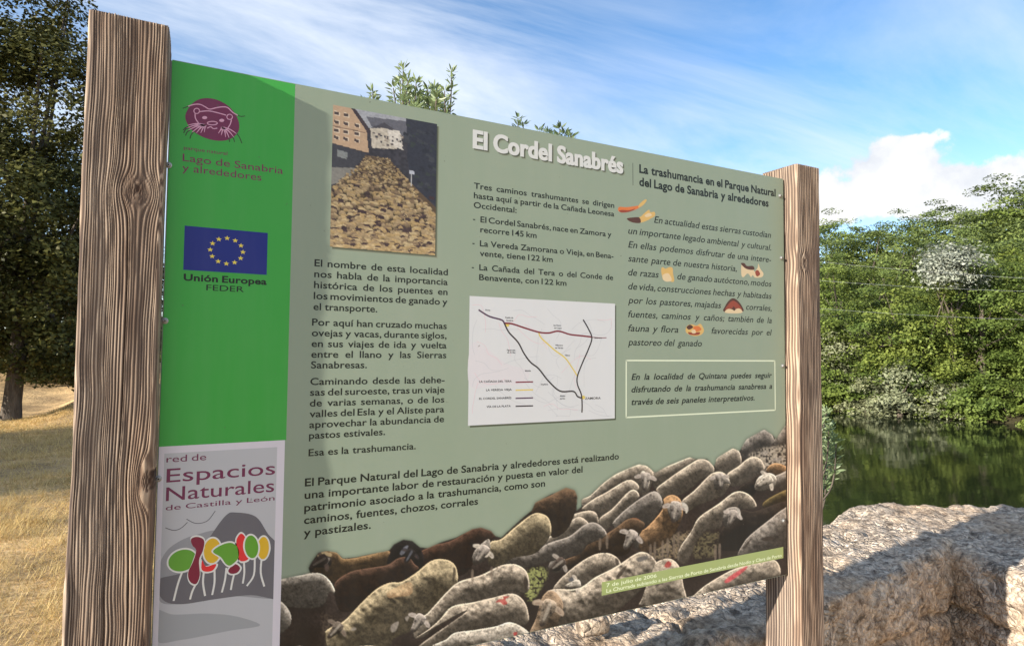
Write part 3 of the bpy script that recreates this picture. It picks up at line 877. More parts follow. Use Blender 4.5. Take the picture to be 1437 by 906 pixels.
def kx(px, py):       # a point of the post fronts, which stand 37 mm before the panel
    d = RW @ np.array([(px - CX) / F_PX, (py - CY) / F_PX, 1.0]); q = (-0.037 - CAM.y) / d[1]
    return CAM.x + d[0] * q, CAM.z + d[2] * q
k1 = kx(193, 268); k2 = kx(200, 675); k3 = kx(1130, 368)
under(link('post', make_post(-0.106, -0.003, -0.037, 0.073, -0.4, 2.014, 165, 76, 620,
                             [(k1[0], k1[1], 0.0125, 1.25), (k2[0] + .012, k2[1], 0.014, 2.2)], 11), m_wood, None, True), SIGN)['label'] = 'wide weathered left post with deep wavy grain and a knot'
under(link('post', make_post(1.3905, 1.480, -0.037, 0.073, -0.4, 2.010, 78, 78, 520,
                             [(k3[0], k3[1], 0.011, 1.5)], 23, amp=0.0013, pitch=0.0056), m_wood, None, True), SIGN)['label'] = 'right post with sunlit inner face'

# --- panel board
PANEL_C = srgb(139, 152, 132)
M_PANEL = mat_print('panel_print_green_grey', PANEL_C)
def rounded_board(u0, u1, v0, v1, y0, y1, b):
    bm = bmesh.new()
    bmesh.ops.create_cube(bm, size=1)
    for v in bm.verts:
        v.co = Vector(((u0 + u1) / 2 + v.co.x * (u1 - u0), (y0 + y1) / 2 + v.co.y * (y1 - y0), TOP - (v0 + v1) / 2 + v.co.z * (v1 - v0)))
    bmesh.ops.bevel(bm, geom=list(bm.edges), offset=b, segments=2, affect='EDGES')
    me = bpy.data.meshes.new('b'); bm.to_mesh(me); bm.free()
    return me
panel = under(link('panel', rounded_board(0.0, PW, 0, 1.0, 0.0, 0.012, 0.0015), M_PANEL), SIGN)
panel_w = Matrix.Translation((0, 0, 0))

def on_panel(name, me, mats, label=None):
    o = link(name, me, mats, panel)
    if label: o['label'] = label
    return o

class Print:
    """flat printed artwork: polygons on the panel, one mesh"""
    def __init__(s):
        s.v, s.f, s.mi, s.mats = [], [], [], []
    def mat(s, m):
        if m not in s.mats: s.mats.append(m)
        return s.mats.index(m)
    def poly(s, pts, m, layer=1):
        b = len(s.v)
        s.v += [world(u, v, layer) for u, v in pts]
        ar = sum(pts[i][0] * pts[(i + 1) % len(pts)][1] - pts[(i + 1) % len(pts)][0] * pts[i][1] for i in range(len(pts)))
        ids = list(range(b, b + len(pts)))
        s.f.append(ids if ar < 0 else ids[::-1]); s.mi.append(s.mat(m))
    def stroke(s, pts, width, m, layer=2, taper=False):
        pts = np.asarray(pts, float)
        n = len(pts)
        for i in range(n - 1):
            a, b = pts[i], pts[i + 1]
            d = b - a; L_ = np.linalg.norm(d)
            if L_ < 1e-6: continue
            d /= L_; nrm_ = np.array([-d[1], d[0]])
            w0 = width * (1 - 0.8 * i / (n - 1) if taper else 1) / 2; w1 = width * (1 - 0.8 * (i + 1) / (n - 1) if taper else 1) / 2
            e = 0 if taper else width * 0.2
            s.poly([a - d * e + nrm_ * w0, b + d * e + nrm_ * w1, b + d * e - nrm_ * w1, a - d * e - nrm_ * w0], m, layer + 0.15 * (i % 2))
    def add(s, verts, faces, m):
        b = len(s.v); s.v += list(verts); s.f += [[i + b for i in f] for f in faces]; s.mi += [s.mat(m)] * len(faces)
    def build(s, name, label=None):
        me = bpy.data.meshes.new(name)
        me.from_pydata([tuple(v) for v in s.v], [], s.f)
        me.polygons.foreach_set('material_index', s.mi)
        me.update()
        return on_panel(name, me, s.mats, label)

INK = lambda name, c: mat_print(name, c)
M_TEXT = INK('ink_dark_green', srgb(20, 26, 18))
M_BLACK = INK('ink_black', srgb(22, 22, 22))
M_GREEN = INK('ink_green', srgb(58, 160, 62))
M_MAROON = INK('ink_maroon', srgb(112, 40, 76))
M_PALE = INK('ink_pale_lilac', srgb(214, 208, 215))
M_LGREY = INK('ink_light_grey', srgb(186, 186, 189))
M_TITLE = INK('ink_title', srgb(206, 207, 204))
M_SHADOW = INK('ink_shadow', srgb(78, 84, 66))
M_HALO = INK('ink_shadow_soft', srgb(134, 140, 118))
M_FRAME = INK('ink_frame', srgb(218, 226, 198))

# --- lettering
GL = {}
WORDS = []
def need(word, bold, shear):
    if word and (word, bold, shear) not in GL:
        GL[(word, bold, shear)] = None
        WORDS.append((word, bold, shear))
BLOCKS = []
def block(name, rows, first, last, right, cap, mat, bold=0.0, shear=0.0, label=None, layer=3, printer=None):
    """rows: list of (text, mode) where mode 'J' fills the measure, a float is the right end in pixels, None is natural width"""
    for t, *_ in rows:
        for wd_ in t.split():
            need(wd_, bold, shear)
    BLOCKS.append((name, rows, first, last, right, cap, mat, bold, shear, label, layer, printer))

DG, IT = 0.0, 0.22
block('paragraph', [('El nombre de esta localidad', 'J'), ('nos habla de la importancia', 'J'), ('histórica de los puentes en', 'J'), ('los movimientos de ganado y', 'J'), ('el transporte.', 529.5)],
      (441.6, 373.3), (439.5, 434.6), (628.5, 385.3), 9.8, M_TEXT, 0.017, label='dark printed lines El nombre de esta localidad')
block('paragraph', [('Por aquí han cruzado muchas', 'J'), ('ovejas y vacas, durante siglos,', 'J'), ('en sus viajes de ida y vuelta', 'J'), ('entre el llano y las Sierras', 'J'), ('Sanabresas.', 515)],
      (438, 456.4), (436.3, 516.5), (627, 461), 9.8, M_TEXT, 0.017, label='dark printed lines Por aquí han cruzado muchas ovejas')
block('paragraph', [('Caminando desde las dehe-', 'J'), ('sas del suroeste, tras un viaje', 'J'), ('de varias semanas, o de los', 'J'), ('valles del Esla y el Aliste para', 'J'), ('aprovechar la abundancia de', 'J'), ('pastos estivales.', 540.5)],
      (435.6, 539.8), (433.5, 615.5), (624, 537), 9.8, M_TEXT, 0.017, label='dark printed lines Caminando desde las dehesas')
block('paragraph', [('Esa es la trashumancia.', 583.6)], (433, 639.6), (433, 639.6), None, 9.8, M_TEXT, 0.017, label='single printed line Esa es la trashumancia')
block('paragraph', [('Tres caminos trashumantes se dirigen', 'J'), ('hasta aquí a partir de la Cañada Leonesa', 'J'), ('Occidental:', 725)],
      (665.2, 264.4), (664.6, 291.4), (862, 292), 8.3, M_TEXT, 0.017, label='dark printed lines Tres caminos trashumantes')
for a, b in ((((664, 309), (674.4, 311.8), (673.8, 325.8), 858), [('El Cordel Sanabrés, nace en Zamora y', 'J'), ('recorre 145 km', 753)]),
             (((663.5, 343), (673.6, 345.3), (673, 359), 861), [('La Vereda Zamorana o Vieja, en Bena-', 'J'), ('vente, tiene 122 km', 775.7)]),
             (((663, 376.5), (672.7, 378.9), (672.2, 392.7), 860.5), [('La Cañada del Tera o del Conde de', 'J'), ('Benavente,  con 122 km', 795)])):
    ry = {858: 332.8, 861: 362, 860.5: 392.5}[a[3]]
    block('paragraph', b, a[1], a[2], (a[3], ry), 8.3, M_TEXT, 0.017, label='dash marked printed lines ' + b[0][0].split(',')[0])
    need('-', 0.017, 0.0)
IR = (1082.6, 400)
block('paragraph', [('En actualidad estas sierras custodian', 'J', (917.9, 312.4))], (917.9, 312.4), (917.9, 312.4), IR, 8.6, M_TEXT, 0.008, IT, label='slanted printed line En actualidad estas sierras')
ital = [(882, 327.8), (881, 484.2)]
rows = [('un importante legado ambiental y cultural.', 'J'), ('En ellas podemos disfrutar de una intere-', 'J'), ('sante parte de nuestra historia,', 1034), ('de razas', 924.5), ('de vida, construcciones hechas y habitadas', 'J'),
        ('por los pastores, majadas', 1012), ('fuentes, caminos y caños; también de la', 'J'), ('fauna y flora', 952), ('pastoreo del ganado', 985)]
block('paragraph', rows, ital[0], ital[1], IR, 8.6, M_TEXT, 0.008, IT, label='slanted printed column about the heritage of the sierras')
def Lrow(i):      # left baseline of row i of the slanted column
    return (ital[0][0] + (ital[1][0] - ital[0][0]) * i / 8, ital[0][1] + (ital[1][1] - ital[0][1]) * i / 8)
SHORT = [('de ganado autóctono, modos', 3, 950.5), ('corrales,', 5, 1047), ('favorecidas por el', 7, 998.5)]
block('heading_lettering', [('La trashumancia en el Parque Natural', 1088.5), ('del Lago de Sanabria y alrededores', 1078.6)], (897.1, 242.2), (897, 260.4), None, 11.6, M_TEXT, 0.03, label='heavy dark heading La trashumancia en el Parque Natural')
block('frame_lettering', [('En la localidad de Quintana puedes seguir', 'J'), ('disfrutando de la trashumancia sanabresa a', 'J'), ('través de seis paneles interpretativos.', 1059)],
      (886.2, 532.7), (886, 567.9), (1083.5, 529.2), 8.6, M_TEXT, 0.02, IT, label='bold slanted lines En la localidad de Quintana')
block('paragraph', [('El Parque Natural del Lago de Sanabria y alrededores está realizando', 868.6), ('una importante labor de restauración y puesta en valor del', 817.6), ('patrimonio asociado a la trashumancia, como son', 765), ('caminos, fuentes, chozos, corrales', 671), ('y pastizales.', 520.6)],
      (427.9, 681.9), (426.2, 752.4), None, 11.0, M_TEXT, 0.02, label='bold printed lines El Parque Natural del Lago de Sanabria')
block('emblem_lettering', [('parque natural', 319)], (257.9, 209.6), (257.9, 209.6), None, 5.2, M_MAROON, 0.006, label='small maroon words parque natural')
block('emblem_lettering', [('Lago de Sanabria', 397.2), ('y alrededores', 367)], (256.3, 225.8), (255.5, 239.9), None, 10.5, M_MAROON, 0.004, label='maroon words Lago de Sanabria y alrededores')
block('flag_lettering', [('Unión Europea', 374.3)], (257.7, 393.2), (257.7, 393.2), None, 9.4, M_BLACK, 0.032, label='bold black words Unión Europea')
block('flag_lettering', [('FEDER', 342.3)], (289.5, 407.2), (289.5, 407.2), None, 8.2, M_BLACK, 0.006, label='thin black word FEDER')
block('label_lettering', [('red de', 289.6)], (233.6, 648.5), (233.6, 648.5), None, 9.6, M_MAROON, 0.004, label='maroon words red de')
block('label_lettering', [('Espacios', 386.2)], (233.6, 676.6), (233.6, 676.6), None, 19.5, M_MAROON, 0.004, label='large maroon word Espacios')
block('label_lettering', [('Naturales', 384.8)], (232.9, 702.6), (232.9, 702.6), None, 19.5, M_MAROON, 0.004, label='large maroon word Naturales')
block('label_lettering', [('de Castilla y León', 385.5)], (232.6, 715.8), (232.6, 715.8), None, 7.4, M_MAROON, 0.004, label='small maroon words de Castilla y León')
for a, b in SHORT and [((t, i, x)) and ((t, i, x), None) for t, i, x in SHORT]:
    for wd_ in a[0].split(): need(wd_, 0.008, IT)
for wd_ in 'El Cordel Sanabrés'.split(): need(wd_, 0.03, 0.0)
MAPTXT = [('Porto', 178, 155, 8), ('Puebla de', 298, 200, 8), ('Sanabria', 304, 217, 8), ('San Pedro', 590, 247, 8), ('de Ceque', 594, 263, 8), ('Benavente', 838, 322, 8), ('Villanueva', 600, 367, 8), ('de Valrojo', 600, 383, 8),
          ('Tábara', 658, 428, 8), ('Figueruela', 308, 397, 8), ('de Arriba', 310, 411, 8), ('Mahíde', 418, 522, 8), ('Alcañices', 512, 604, 8), ('Muelas', 630, 674, 8), ('del Pan', 628, 690, 8)]
LEG = [('LA CAÑADA DEL TERA', 140, 589, 337), ('LA VEREDA VIEJA', 182, 640, 337), ('EL CORDEL SANABRÉS', 140, 692, 335), ('VÍA DE LA PLATA', 185, 741, 331)]
for t, *_ in MAPTXT + LEG + [('ZAMORA',)]:
    for wd_ in t.split(): need(wd_, 0.02, 0.0)
CAPT = ['7 de julio de 2006', 'La Churrada subiendo a las Sierras de Porto de Sanabria desde Nodío y Clara de Porto']
for t in CAPT:
    for wd_ in t.split(): need(wd_, 0.015, 0.0)

# all words become glyph meshes once
tmp = []
for key in WORDS:
    cu = bpy.data.curves.new('glyph', 'FONT'); cu.body = key[0]; cu.size = 1.0; cu.offset = key[1]; cu.resolution_u = 4
    cu.space_character = 1.0 + key[1] * 1.2
    o = bpy.data.objects.new('glyph', cu); COL.objects.link(o); tmp.append(o)
dg = bpy.context.evaluated_depsgraph_get(); dg.update()
for key, o in zip(WORDS, tmp):
    e = o.evaluated_get(dg); me = e.to_mesh()
    v = np.array([q.co[:2] for q in me.vertices]) if len(me.vertices) else np.zeros((1, 2))
    v[:, 0] += key[2] * v[:, 1]
    GL[key] = (v, [list(q.vertices) for q in me.polygons], float(v[:, 0].min()), float(v[:, 0].max()))
    e.to_mesh_clear()
for o in tmp:
    cu = o.data; bpy.data.objects.remove(o); bpy.data.curves.remove(cu)

def set_line(pr, text, uL, uR, v, size, mat, bold, shear, layer, justify, sx_=None, smear=0.0):
    words = text.split()
    gl = [GL[(w_, bold, shear)] for w_ in words]
    wid = [(g[3] - g[2]) * size for g in gl]
    sx = 1.0
    gap = 0.30 * size
    tot = sum(wid)
    if uR is not None:
        ng = len(words) - 1
        if justify and ng:
            if sx_: sx = sx_
            gap = (uR - uL - tot * sx) / ng
            if gap < 0.2 * size:
                sx = (uR - uL) / (tot + 0.24 * size * ng); gap = 0.24 * size * sx
        else:
            sx = (uR - uL) / (tot + gap * ng); gap *= sx
    x = uL
    for g, w_ in zip(gl, wid):
        vv = [world(x + (a - g[2]) * size * sx, v - b * size, layer) for a, b in g[0]]
        pr.add(vv, g[1], mat)
        if smear:
            for q_ in (-1, 1):
                pr.add([(a + q_ * smear * size, b + 0.000004 * q_, c_) for a, b, c_ in vv], g[1], mat)
        x += w_ * sx + gap

def cap_size(x, y, cap, ratio=0.70):
    return (P(x, y)[1] - P(x, y - cap)[1]) / ratio

for (name, rows, first, last, right, cap, mat, bold, shear, label, layer, printer) in BLOCKS:
    pr = Print()
    n = len(rows)
    p0, p1 = P(*first), P(*last)
    uL = (p0[0] + p1[0]) / 2
    size = cap_size(*first, cap) * (1.0 if bold > 0.015 or 'lettering' in name else 1.10)
    sxp = None
    if right is not None:
        cand = []
        for row in rows:
            if row[1] == 'J':
                ws = row[0].split(); tw = sum(GL[(w_, bold, shear)][3] - GL[(w_, bold, shear)][2] for w_ in ws) * size
                cand.append((P(*right)[0] - uL - 0.27 * size * (len(ws) - 1)) / tw)
        if cand: sxp = min(min(cand), 1.25)
    split = label and ('slanted printed column' in label or label.startswith('bold printed'))
    for i, row in enumerate(rows):
        v = p0[1] + (p1[1] - p0[1]) * (i / (n - 1) if n > 1 else 0)
        yl = first[1] + (last[1] - first[1]) * (i / (n - 1) if n > 1 else 0)
        mode = row[1]
        uR = None
        if mode == 'J':
            uR = P(*right)[0]
        elif mode is not None:
            # right end given as a pixel column: solve on this row's v
            uu = uL + 0.3
            for _ in range(12):
                q = Hinv @ np.array([uu, v, 1.0]); uu += (mode - q[0] / q[2]) * 0.0012
            uR = uu
        set_line(pr, row[0], uL, uR, v, size, mat, bold, shear, layer, mode == 'J', sxp)
        if split:
            pr.build('text_line', 'printed line ' + ' '.join(row[0].split()[:6])); pr = Print()
    if label and 'slanted printed column' in label:
        for t, i, xx in SHORT:
            ii_ = {3: 3, 5: 5, 7: 7}[i]
            v = p0[1] + (p1[1] - p0[1]) * ii_ / (n - 1)
            uu = uL + 0.2
            for _ in range(14):
                q = Hinv @ np.array([uu, v, 1.0]); uu += (xx - q[0] / q[2]) * 0.0012
            set_line(pr, t, uu, P(*right)[0], v, size, mat, bold, shear, layer, True, sxp)
            pr.build('text_line', 'printed line ' + t); pr = Print()
    if label and label.startswith('dash'):
        uu = uL - (P(674.4, 311)[0] - P(664, 309)[0])
        set_line(pr, '-', uu, None, p0[1], size, mat, bold, shear, layer, False)
    if pr.v: pr.build(name, label)

# title with its printed drop shadow
pr = Print()
tz = Pz((640, 150), 3.4846)
a, b = tz(83, 196), tz(816, 327)
size = (a[1] - tz(83, 119)[1]) / 0.62
vb = (a[1] + b[1]) / 2
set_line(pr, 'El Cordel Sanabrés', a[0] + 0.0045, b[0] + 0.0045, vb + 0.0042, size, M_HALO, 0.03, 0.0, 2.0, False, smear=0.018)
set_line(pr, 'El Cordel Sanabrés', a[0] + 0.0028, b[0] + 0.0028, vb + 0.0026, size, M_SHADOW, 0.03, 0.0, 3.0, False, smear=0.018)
set_line(pr, 'El Cordel Sanabrés', a[0], b[0], vb, size, M_TITLE, 0.03, 0.0, 4.0, False, smear=0.018)
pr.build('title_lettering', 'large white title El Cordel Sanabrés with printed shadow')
pr = Print()
r0, r1 = P(888, 229), P(888.3, 260)
pr.stroke([r0, r1], 0.0012, M_TEXT)
pr.build('heading_rule')

# green band
pr = Print()
gr = P(408, 370)[0]
gv = (P(217, 627)[1] + P(399, 617)[1]) / 2
pr.poly([(0.0015, 0.0015), (gr, 0.0015), (gr, gv), (0.0015, gv)], M_GREEN, 1)
pr.build('green_band', 'bright green band down the left of the panel')

# otter emblem
M_OTL = INK('ink_otter_line', srgb(214, 160, 186))
M_OTD = INK('ink_otter_dark', srgb(52, 70, 40))
pr = Print()
z = Pz((220, 120), 6.47)
el = spline([(258, 290), (300, 190), (375, 130), (470, 116), (570, 140), (665, 200), (730, 290), (750, 370), (735, 430), (680, 480), (600, 503), (500, 495), (400, 460), (310, 395)], 5)
pr.poly([z(*q) for q in el], M_MAROON, 2)
def zs(pts, wpx, m, n=4, taper=False, layer=3):
    pr.stroke([z(*q) for q in spline(pts, n, closed=False)], wpx / 6.47 * 0.00116, m, layer, taper)
zs([(272, 195), (330, 175), (390, 172), (440, 195), (480, 216), (540, 203), (600, 195), (645, 203), (690, 245), (735, 272)], 9, M_OTL)
zs([(730, 270), (765, 282), (800, 278)], 8, M_OTD); zs([(238, 208), (260, 200), (285, 190)], 8, M_OTD)
zs([(392, 238), (470, 232), (550, 248), (628, 270)], 9, M_OTL)
for cx_, cy_ in ((363, 232), (662, 286)):
    zs([(cx_ + 26 * math.cos(t), cy_ + 24 * math.sin(t)) for t in np.linspace(0, 6.28, 9)], 7, M_OTL, 2)
zs([(348, 256), (352, 300), (385, 350)], 9, M_OTL); zs([(678, 312), (668, 350), (645, 388)], 8, M_OTL)
for cx_, cy_ in ((435, 293), (590, 318)):
    pr.poly([z(cx_ + 24 * math.cos(t), cy_ + 15 * math.sin(t)) for t in np.linspace(0, 6.28, 9)[:-1]], M_OTL, 3)
zs([(505 + 46 * math.cos(t), 343 + 16 * math.sin(t)) for t in np.linspace(0, 6.28, 11)], 8, M_OTL, 2)
zs([(460, 388), (490, 376), (515, 393), (548, 388)], 8, M_OTL)
for tx, ty in ((280, 362), (268, 388), (285, 408), (320, 425), (360, 432), (400, 432), (432, 425)):
    zs([(445, 360), ((445 + tx) / 2, (360 + ty) / 2 - 14), (tx, ty)], 17, M_OTL, 3, True)
for tx, ty in ((560, 435), (585, 452), (625, 470), (660, 485), (700, 470), (725, 440)):
    zs([(592, 380), ((592 + tx) / 2 + 8, (380 + ty) / 2 - 10), (tx, ty)], 17, M_OTL, 3, True)
for q in (((290, 385), (262, 400), (245, 432)), ((305, 402), (275, 425), (262, 455)), ((330, 425), (312, 450), (302, 482)), ((655, 470), (658, 495), (662, 512)), ((690, 470), (700, 490), (706, 512)), ((722, 432), (750, 470), (772, 524)), ((240, 405), (262, 385), (285, 375))):
    zs(list(q), 9, M_OTD, 3)
pr.build('otter_emblem', 'maroon oval emblem with an otter face in pale lines')

# flag
M_BLUE = INK('ink_blue', srgb(20, 36, 122)); M_STAR = INK('ink_yellow', srgb(232, 210, 80))
pr = Print()
z = Pz((80, 300), 2.831)
c4 = [z(508, 47), z(838, 76), z(833, 243), z(501, 222)]
u0 = (c4[0][0] + c4[3][0]) / 2; u1 = (c4[1][0] + c4[2][0]) / 2; v0 = (c4[0][1] + c4[1][1]) / 2; v1 = (c4[2][1] + c4[3][1]) / 2
pr.poly([(u0, v0), (u1, v0), (u1, v1), (u0, v1)], M_BLUE, 2)
cu_, cv_ = (u0 + u1) / 2, (v0 + v1) / 2
for i in range(12):
    a = math.pi / 6 * i
    sx_, sy_ = cu_ + math.sin(a) * (u1 - u0) * 0.197, cv_ - math.cos(a) * (v1 - v0) * 0.295
    r_ = 0.0040
    pr.poly([(sx_ + (r_ if j % 2 == 0 else r_ * .42) * math.sin(j * math.pi / 5) * 1.12, sy_ - (r_ if j % 2 == 0 else r_ * .42) * math.cos(j * math.pi / 5)) for j in range(10)], M_STAR, 3)
pr.build('flag', 'blue flag print with a ring of twelve yellow stars')

# nature network label
M_G1 = INK('ink_grey_mid', srgb(150, 150, 154)); M_G2 = INK('ink_grey_dark', srgb(104, 102, 108)); M_G3 = INK('ink_grey_lower', srgb(158, 160, 163))
M_TG = INK('ink_tree_green', srgb(98, 160, 48)); M_TM = INK('ink_tree_maroon', srgb(128, 28, 56)); M_TY = INK('ink_tree_yellow', srgb(222, 178, 44)); M_TR = INK('ink_tree_red', srgb(226, 42, 46))
M_TW = INK('ink_tree_outline', srgb(224, 222, 216))
pr = Print()
z = Pz((80, 590), 2.866)
lv0 = gv
lu1 = (P(399.3, 640)[0] + P(393.3, 890)[0]) / 2
pr.poly([(0.0015, lv0), (lu1, lv0), (lu1, 0.9985), (0.0015, 0.9985)], M_PALE, 1)
i0, i1, i2 = z(433, 135), z(882, 103), z(868, 820)
iu0 = z(420, 500)[0]; iu1 = z(876, 500)[0]; iv0 = (i0[1] + i1[1]) / 2
pr.poly([(iu0, iv0), (iu1, iv0), (iu1, 0.965), (iu0, 0.965)], M_LGREY, 2)
def zp(pts, m, layer, n=5):
    pr.poly([z(*q) for q in spline(pts, n)], m, layer)
def clampu(pts):
    o_ = []
    for q in spline(pts, 6):
        u, v = z(*q); o_.append((min(max(u, iu0), iu1), v))
    return o_
pr.poly(clampu([(410, 720), (408, 600), (440, 525), (500, 480), (570, 455), (650, 440), (760, 470), (860, 500), (900, 560), (900, 705), (700, 705), (500, 735)]), M_G1, 3)
pr.poly(clampu([(560, 560), (620, 460), (680, 380), (720, 368), (800, 385), (850, 455), (900, 515), (905, 640), (700, 640)]), M_G2, 3.4)
pr.poly(clampu([(405, 640), (470, 620), (600, 596), (760, 580), (900, 560), (905, 708), (780, 700), (640, 716), (510, 736), (440, 728), (408, 690)]), M_G2, 3.8)
pr.poly(clampu([(400, 765), (470, 778), (600, 774), (720, 785), (818, 821), (700, 842), (600, 862), (500, 880), (400, 885)]), M_G3, 3)
for q in ([(437, 430), (470, 440), (498, 432), (525, 408)], [(522, 395), (560, 412), (605, 402), (637, 362)]):
    pr.stroke([z(*p_) for p_ in spline(q, 5, closed=False)], 0.0012, M_G2, 4)
for q in ([(505, 605), (487, 655), (470, 722)], [(562, 650), (545, 685), (536, 716)], [(592, 600), (588, 650), (596, 702)], [(634, 596), (634, 650), (625, 698)], [(682, 592), (676, 640), (664, 688)], [(714, 612), (706, 645), (700, 678)],
          [(752, 560), (754, 610), (748, 652)], [(796, 556), (792, 620), (765, 662)], [(824, 550), (820, 610), (834, 664)]):
    pr.stroke([z(*p_) for p_ in spline(q, 4, closed=False)], 0.0028, M_TW, 4.4)
def blob(pts, m, layer):
    pts = np.array(pts, float); c_ = pts.mean(0)
    d_ = pts - c_; r_ = np.linalg.norm(d_, axis=1, keepdims=True)
    zp(c_ + d_ * (1 + 7 / r_), M_TW, layer); zp(pts, m, layer + .35)
def ell(cx_, cy_, rx, ry, rot):
    return [(cx_ + rx * math.cos(t) * math.cos(rot) - ry * math.sin(t) * math.sin(rot), cy_ + rx * math.cos(t) * math.sin(rot) + ry * math.sin(t) * math.cos(rot)) for t in np.linspace(0, 2 * math.pi, 11)[:-1]]
blob(ell(625, 522, 34, 50, 0.1), M_TY, 4.8)
blob([(585, 560), (600, 585), (640, 575), (628, 600), (600, 606), (582, 595)], M_TR, 5.2)
blob(ell(505, 561, 58, 42, -0.35), M_TG, 5.6)
blob([(540, 475), (565, 466), (592, 480), (588, 520), (572, 560), (575, 620), (560, 655), (535, 645), (528, 610), (548, 565), (560, 520), (545, 500)], M_TM, 6.0)
blob([(690, 600), (715, 575), (737, 590), (725, 610), (700, 614)], M_TM, 6.0)
blob([(628, 525), (660, 500), (700, 490), (728, 510), (730, 550), (700, 580), (680, 575), (660, 548)], M_TG, 6.4)
blob([(722, 480), (740, 453), (758, 470), (752, 505), (772, 545), (760, 562), (735, 560), (728, 520)], M_TR, 6.4)
blob(ell(830, 511, 23, 45, 0.05), M_TY, 6.4)
blob(ell(783, 506, 27, 46, -0.1), M_TG, 6.9)
pr.build('tree_emblem', 'grey label print with a dark hill and bright rounded trees')

# white frame round the local note
pr = Print()
z = Pz((860, 480), 5.527)
fu0 = (z(105, 140)[0] + z(103, 585)[0]) / 2; fu1 = (z(1257, 145)[0] + z(1260, 525)[0]) / 2
fv0 = (z(105, 140)[1] + z(1255, 145)[1]) / 2; fv1 = (z(103, 583)[1] + z(1258, 525)[1]) / 2
fw = 0.0032
for a, b in (((fu0, fv0), (fu1, fv0)), ((fu1, fv0), (fu1, fv1)), ((fu1, fv1), (fu0, fv1)), ((fu0, fv1), (fu0, fv0))):
    pr.stroke([a, b], fw, M_FRAME, 2)
pr.build('note_frame', 'thin pale rectangular frame round the bold slanted note')

# small pictures in the slanted column
M_ORG = INK('ink_orange', srgb(206, 112, 52)); M_TAN = INK('ink_tan', srgb(206, 168, 98)); M_BRN = INK('ink_brown', srgb(82, 48, 36)); M_RED = INK('ink_rust', srgb(142, 62, 40)); M_CRM = INK('ink_cream', srgb(214, 190, 150))
z = Pz((850, 270), 4.315)
def picture(name, shapes, label):
    global pr
    pr = Print()
    for i, (pts, m) in enumerate(shapes):
        pr.poly([z(*q) for q in spline(pts, 4)], m, 2 + i * 0.5)
    return pr.build(name, label)
picture('horn_picture', [([(75, 108), (82, 88), (120, 90), (165, 85), (200, 78), (215, 60), (240, 42), (248, 50), (225, 78), (190, 100), (140, 118), (95, 122)], M_ORG), ([(200, 78), (215, 60), (240, 42), (248, 50), (225, 78), (200, 92)], M_TAN), ([(80, 112), (100, 106), (140, 108), (180, 98), (150, 116), (100, 122)], M_RED)], 'print of a curved orange horn')
picture('horn_picture', [([(128, 158), (160, 152), (205, 150), (235, 125), (262, 105), (270, 120), (295, 118), (298, 140), (270, 160), (225, 180), (180, 185), (145, 175)], M_TAN), ([(128, 158), (160, 152), (203, 152), (212, 182), (180, 185), (145, 175)], M_BRN), ([(235, 140), (262, 125), (280, 138), (250, 150)], M_CRM)], 'print of a dark tipped horn with yellow base')
picture('animal_picture', [([(822, 500), (822, 440), (835, 432), (850, 450), (890, 448), (900, 480), (920, 455), (925, 430), (935, 460), (955, 490), (945, 512), (905, 515), (890, 500), (880, 512), (860, 490), (835, 512)], M_CRM), ([(818, 430), (840, 428), (855, 445), (892, 445), (898, 468), (850, 462)], M_BRN), ([(905, 480), (922, 470), (935, 495), (915, 508)], M_RED)], 'print of a dark backed dog beside a rider')
picture('animal_picture', [([(336, 465), (345, 452), (362, 462), (385, 452), (405, 458), (408, 490), (415, 535), (395, 540), (375, 515), (350, 530), (340, 500)], M_TAN), ([(345, 500), (380, 490), (400, 530), (372, 540), (350, 530)], M_CRM)], 'print of a pale cow')
picture('hut_picture', [([(718, 722), (722, 690), (745, 655), (772, 640), (800, 655), (826, 690), (828, 722)], M_BRN), ([(725, 712), (740, 680), (772, 655), (808, 680), (824, 712), (775, 700)], M_RED), ([(722, 726), (740, 705), (775, 708), (810, 702), (828, 726), (775, 732)], M_CRM), ([(765, 705), (775, 690), (786, 705), (780, 716)], M_BRN)], 'print of a round thatched hut')
picture('animal_picture', [([(486, 845), (492, 808), (520, 798), (550, 805), (575, 795), (595, 835), (575, 862), (530, 868)], M_TAN), ([(490, 815), (510, 800), (530, 815), (505, 830)], M_BRN), ([(530, 815), (560, 808), (580, 830), (545, 842)], M_ORG), ([(500, 845), (530, 848), (570, 845), (560, 862), (510, 860)], M_RED), ([(520, 835), (540, 830), (545, 850), (525, 852)], M_CRM)], 'print of brown animals and plants')

# route map
M_MAP = INK('ink_map_paper', srgb(205, 206, 207)); M_MAP2 = INK('ink_map_tint', srgb(207, 203, 206)); M_MAPL = INK('ink_map_line', srgb(184, 186, 190)); M_RT = INK('ink_route_red', srgb(116, 30, 46)); M_RD = INK('ink_route_dark', srgb(52, 44, 46)); M_RY = INK('ink_route_yellow', srgb(208, 186, 92)); M_RP = INK('ink_route_purple', srgb(78, 52, 76)); M_PK = INK('ink_map_pink', srgb(216, 180, 188))
pr = Print()
z = Pz((640, 400), 4.3125)
mu0 = (z(85, 70)[0] + z(70, 850)[0]) / 2; mu1 = (z(968, 108)[0] + z(955, 805)[0]) / 2
mv0 = (z(85, 70)[1] + z(968, 108)[1]) / 2; mv1 = (z(70, 850)[1] + z(955, 805)[1]) / 2
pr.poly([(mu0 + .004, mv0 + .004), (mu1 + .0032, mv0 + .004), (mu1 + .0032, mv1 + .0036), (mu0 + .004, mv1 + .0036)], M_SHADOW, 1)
pr.poly([(mu0, mv0), (mu1, mv0), (mu1, mv1), (mu0, mv1)], M_MAP, 2)
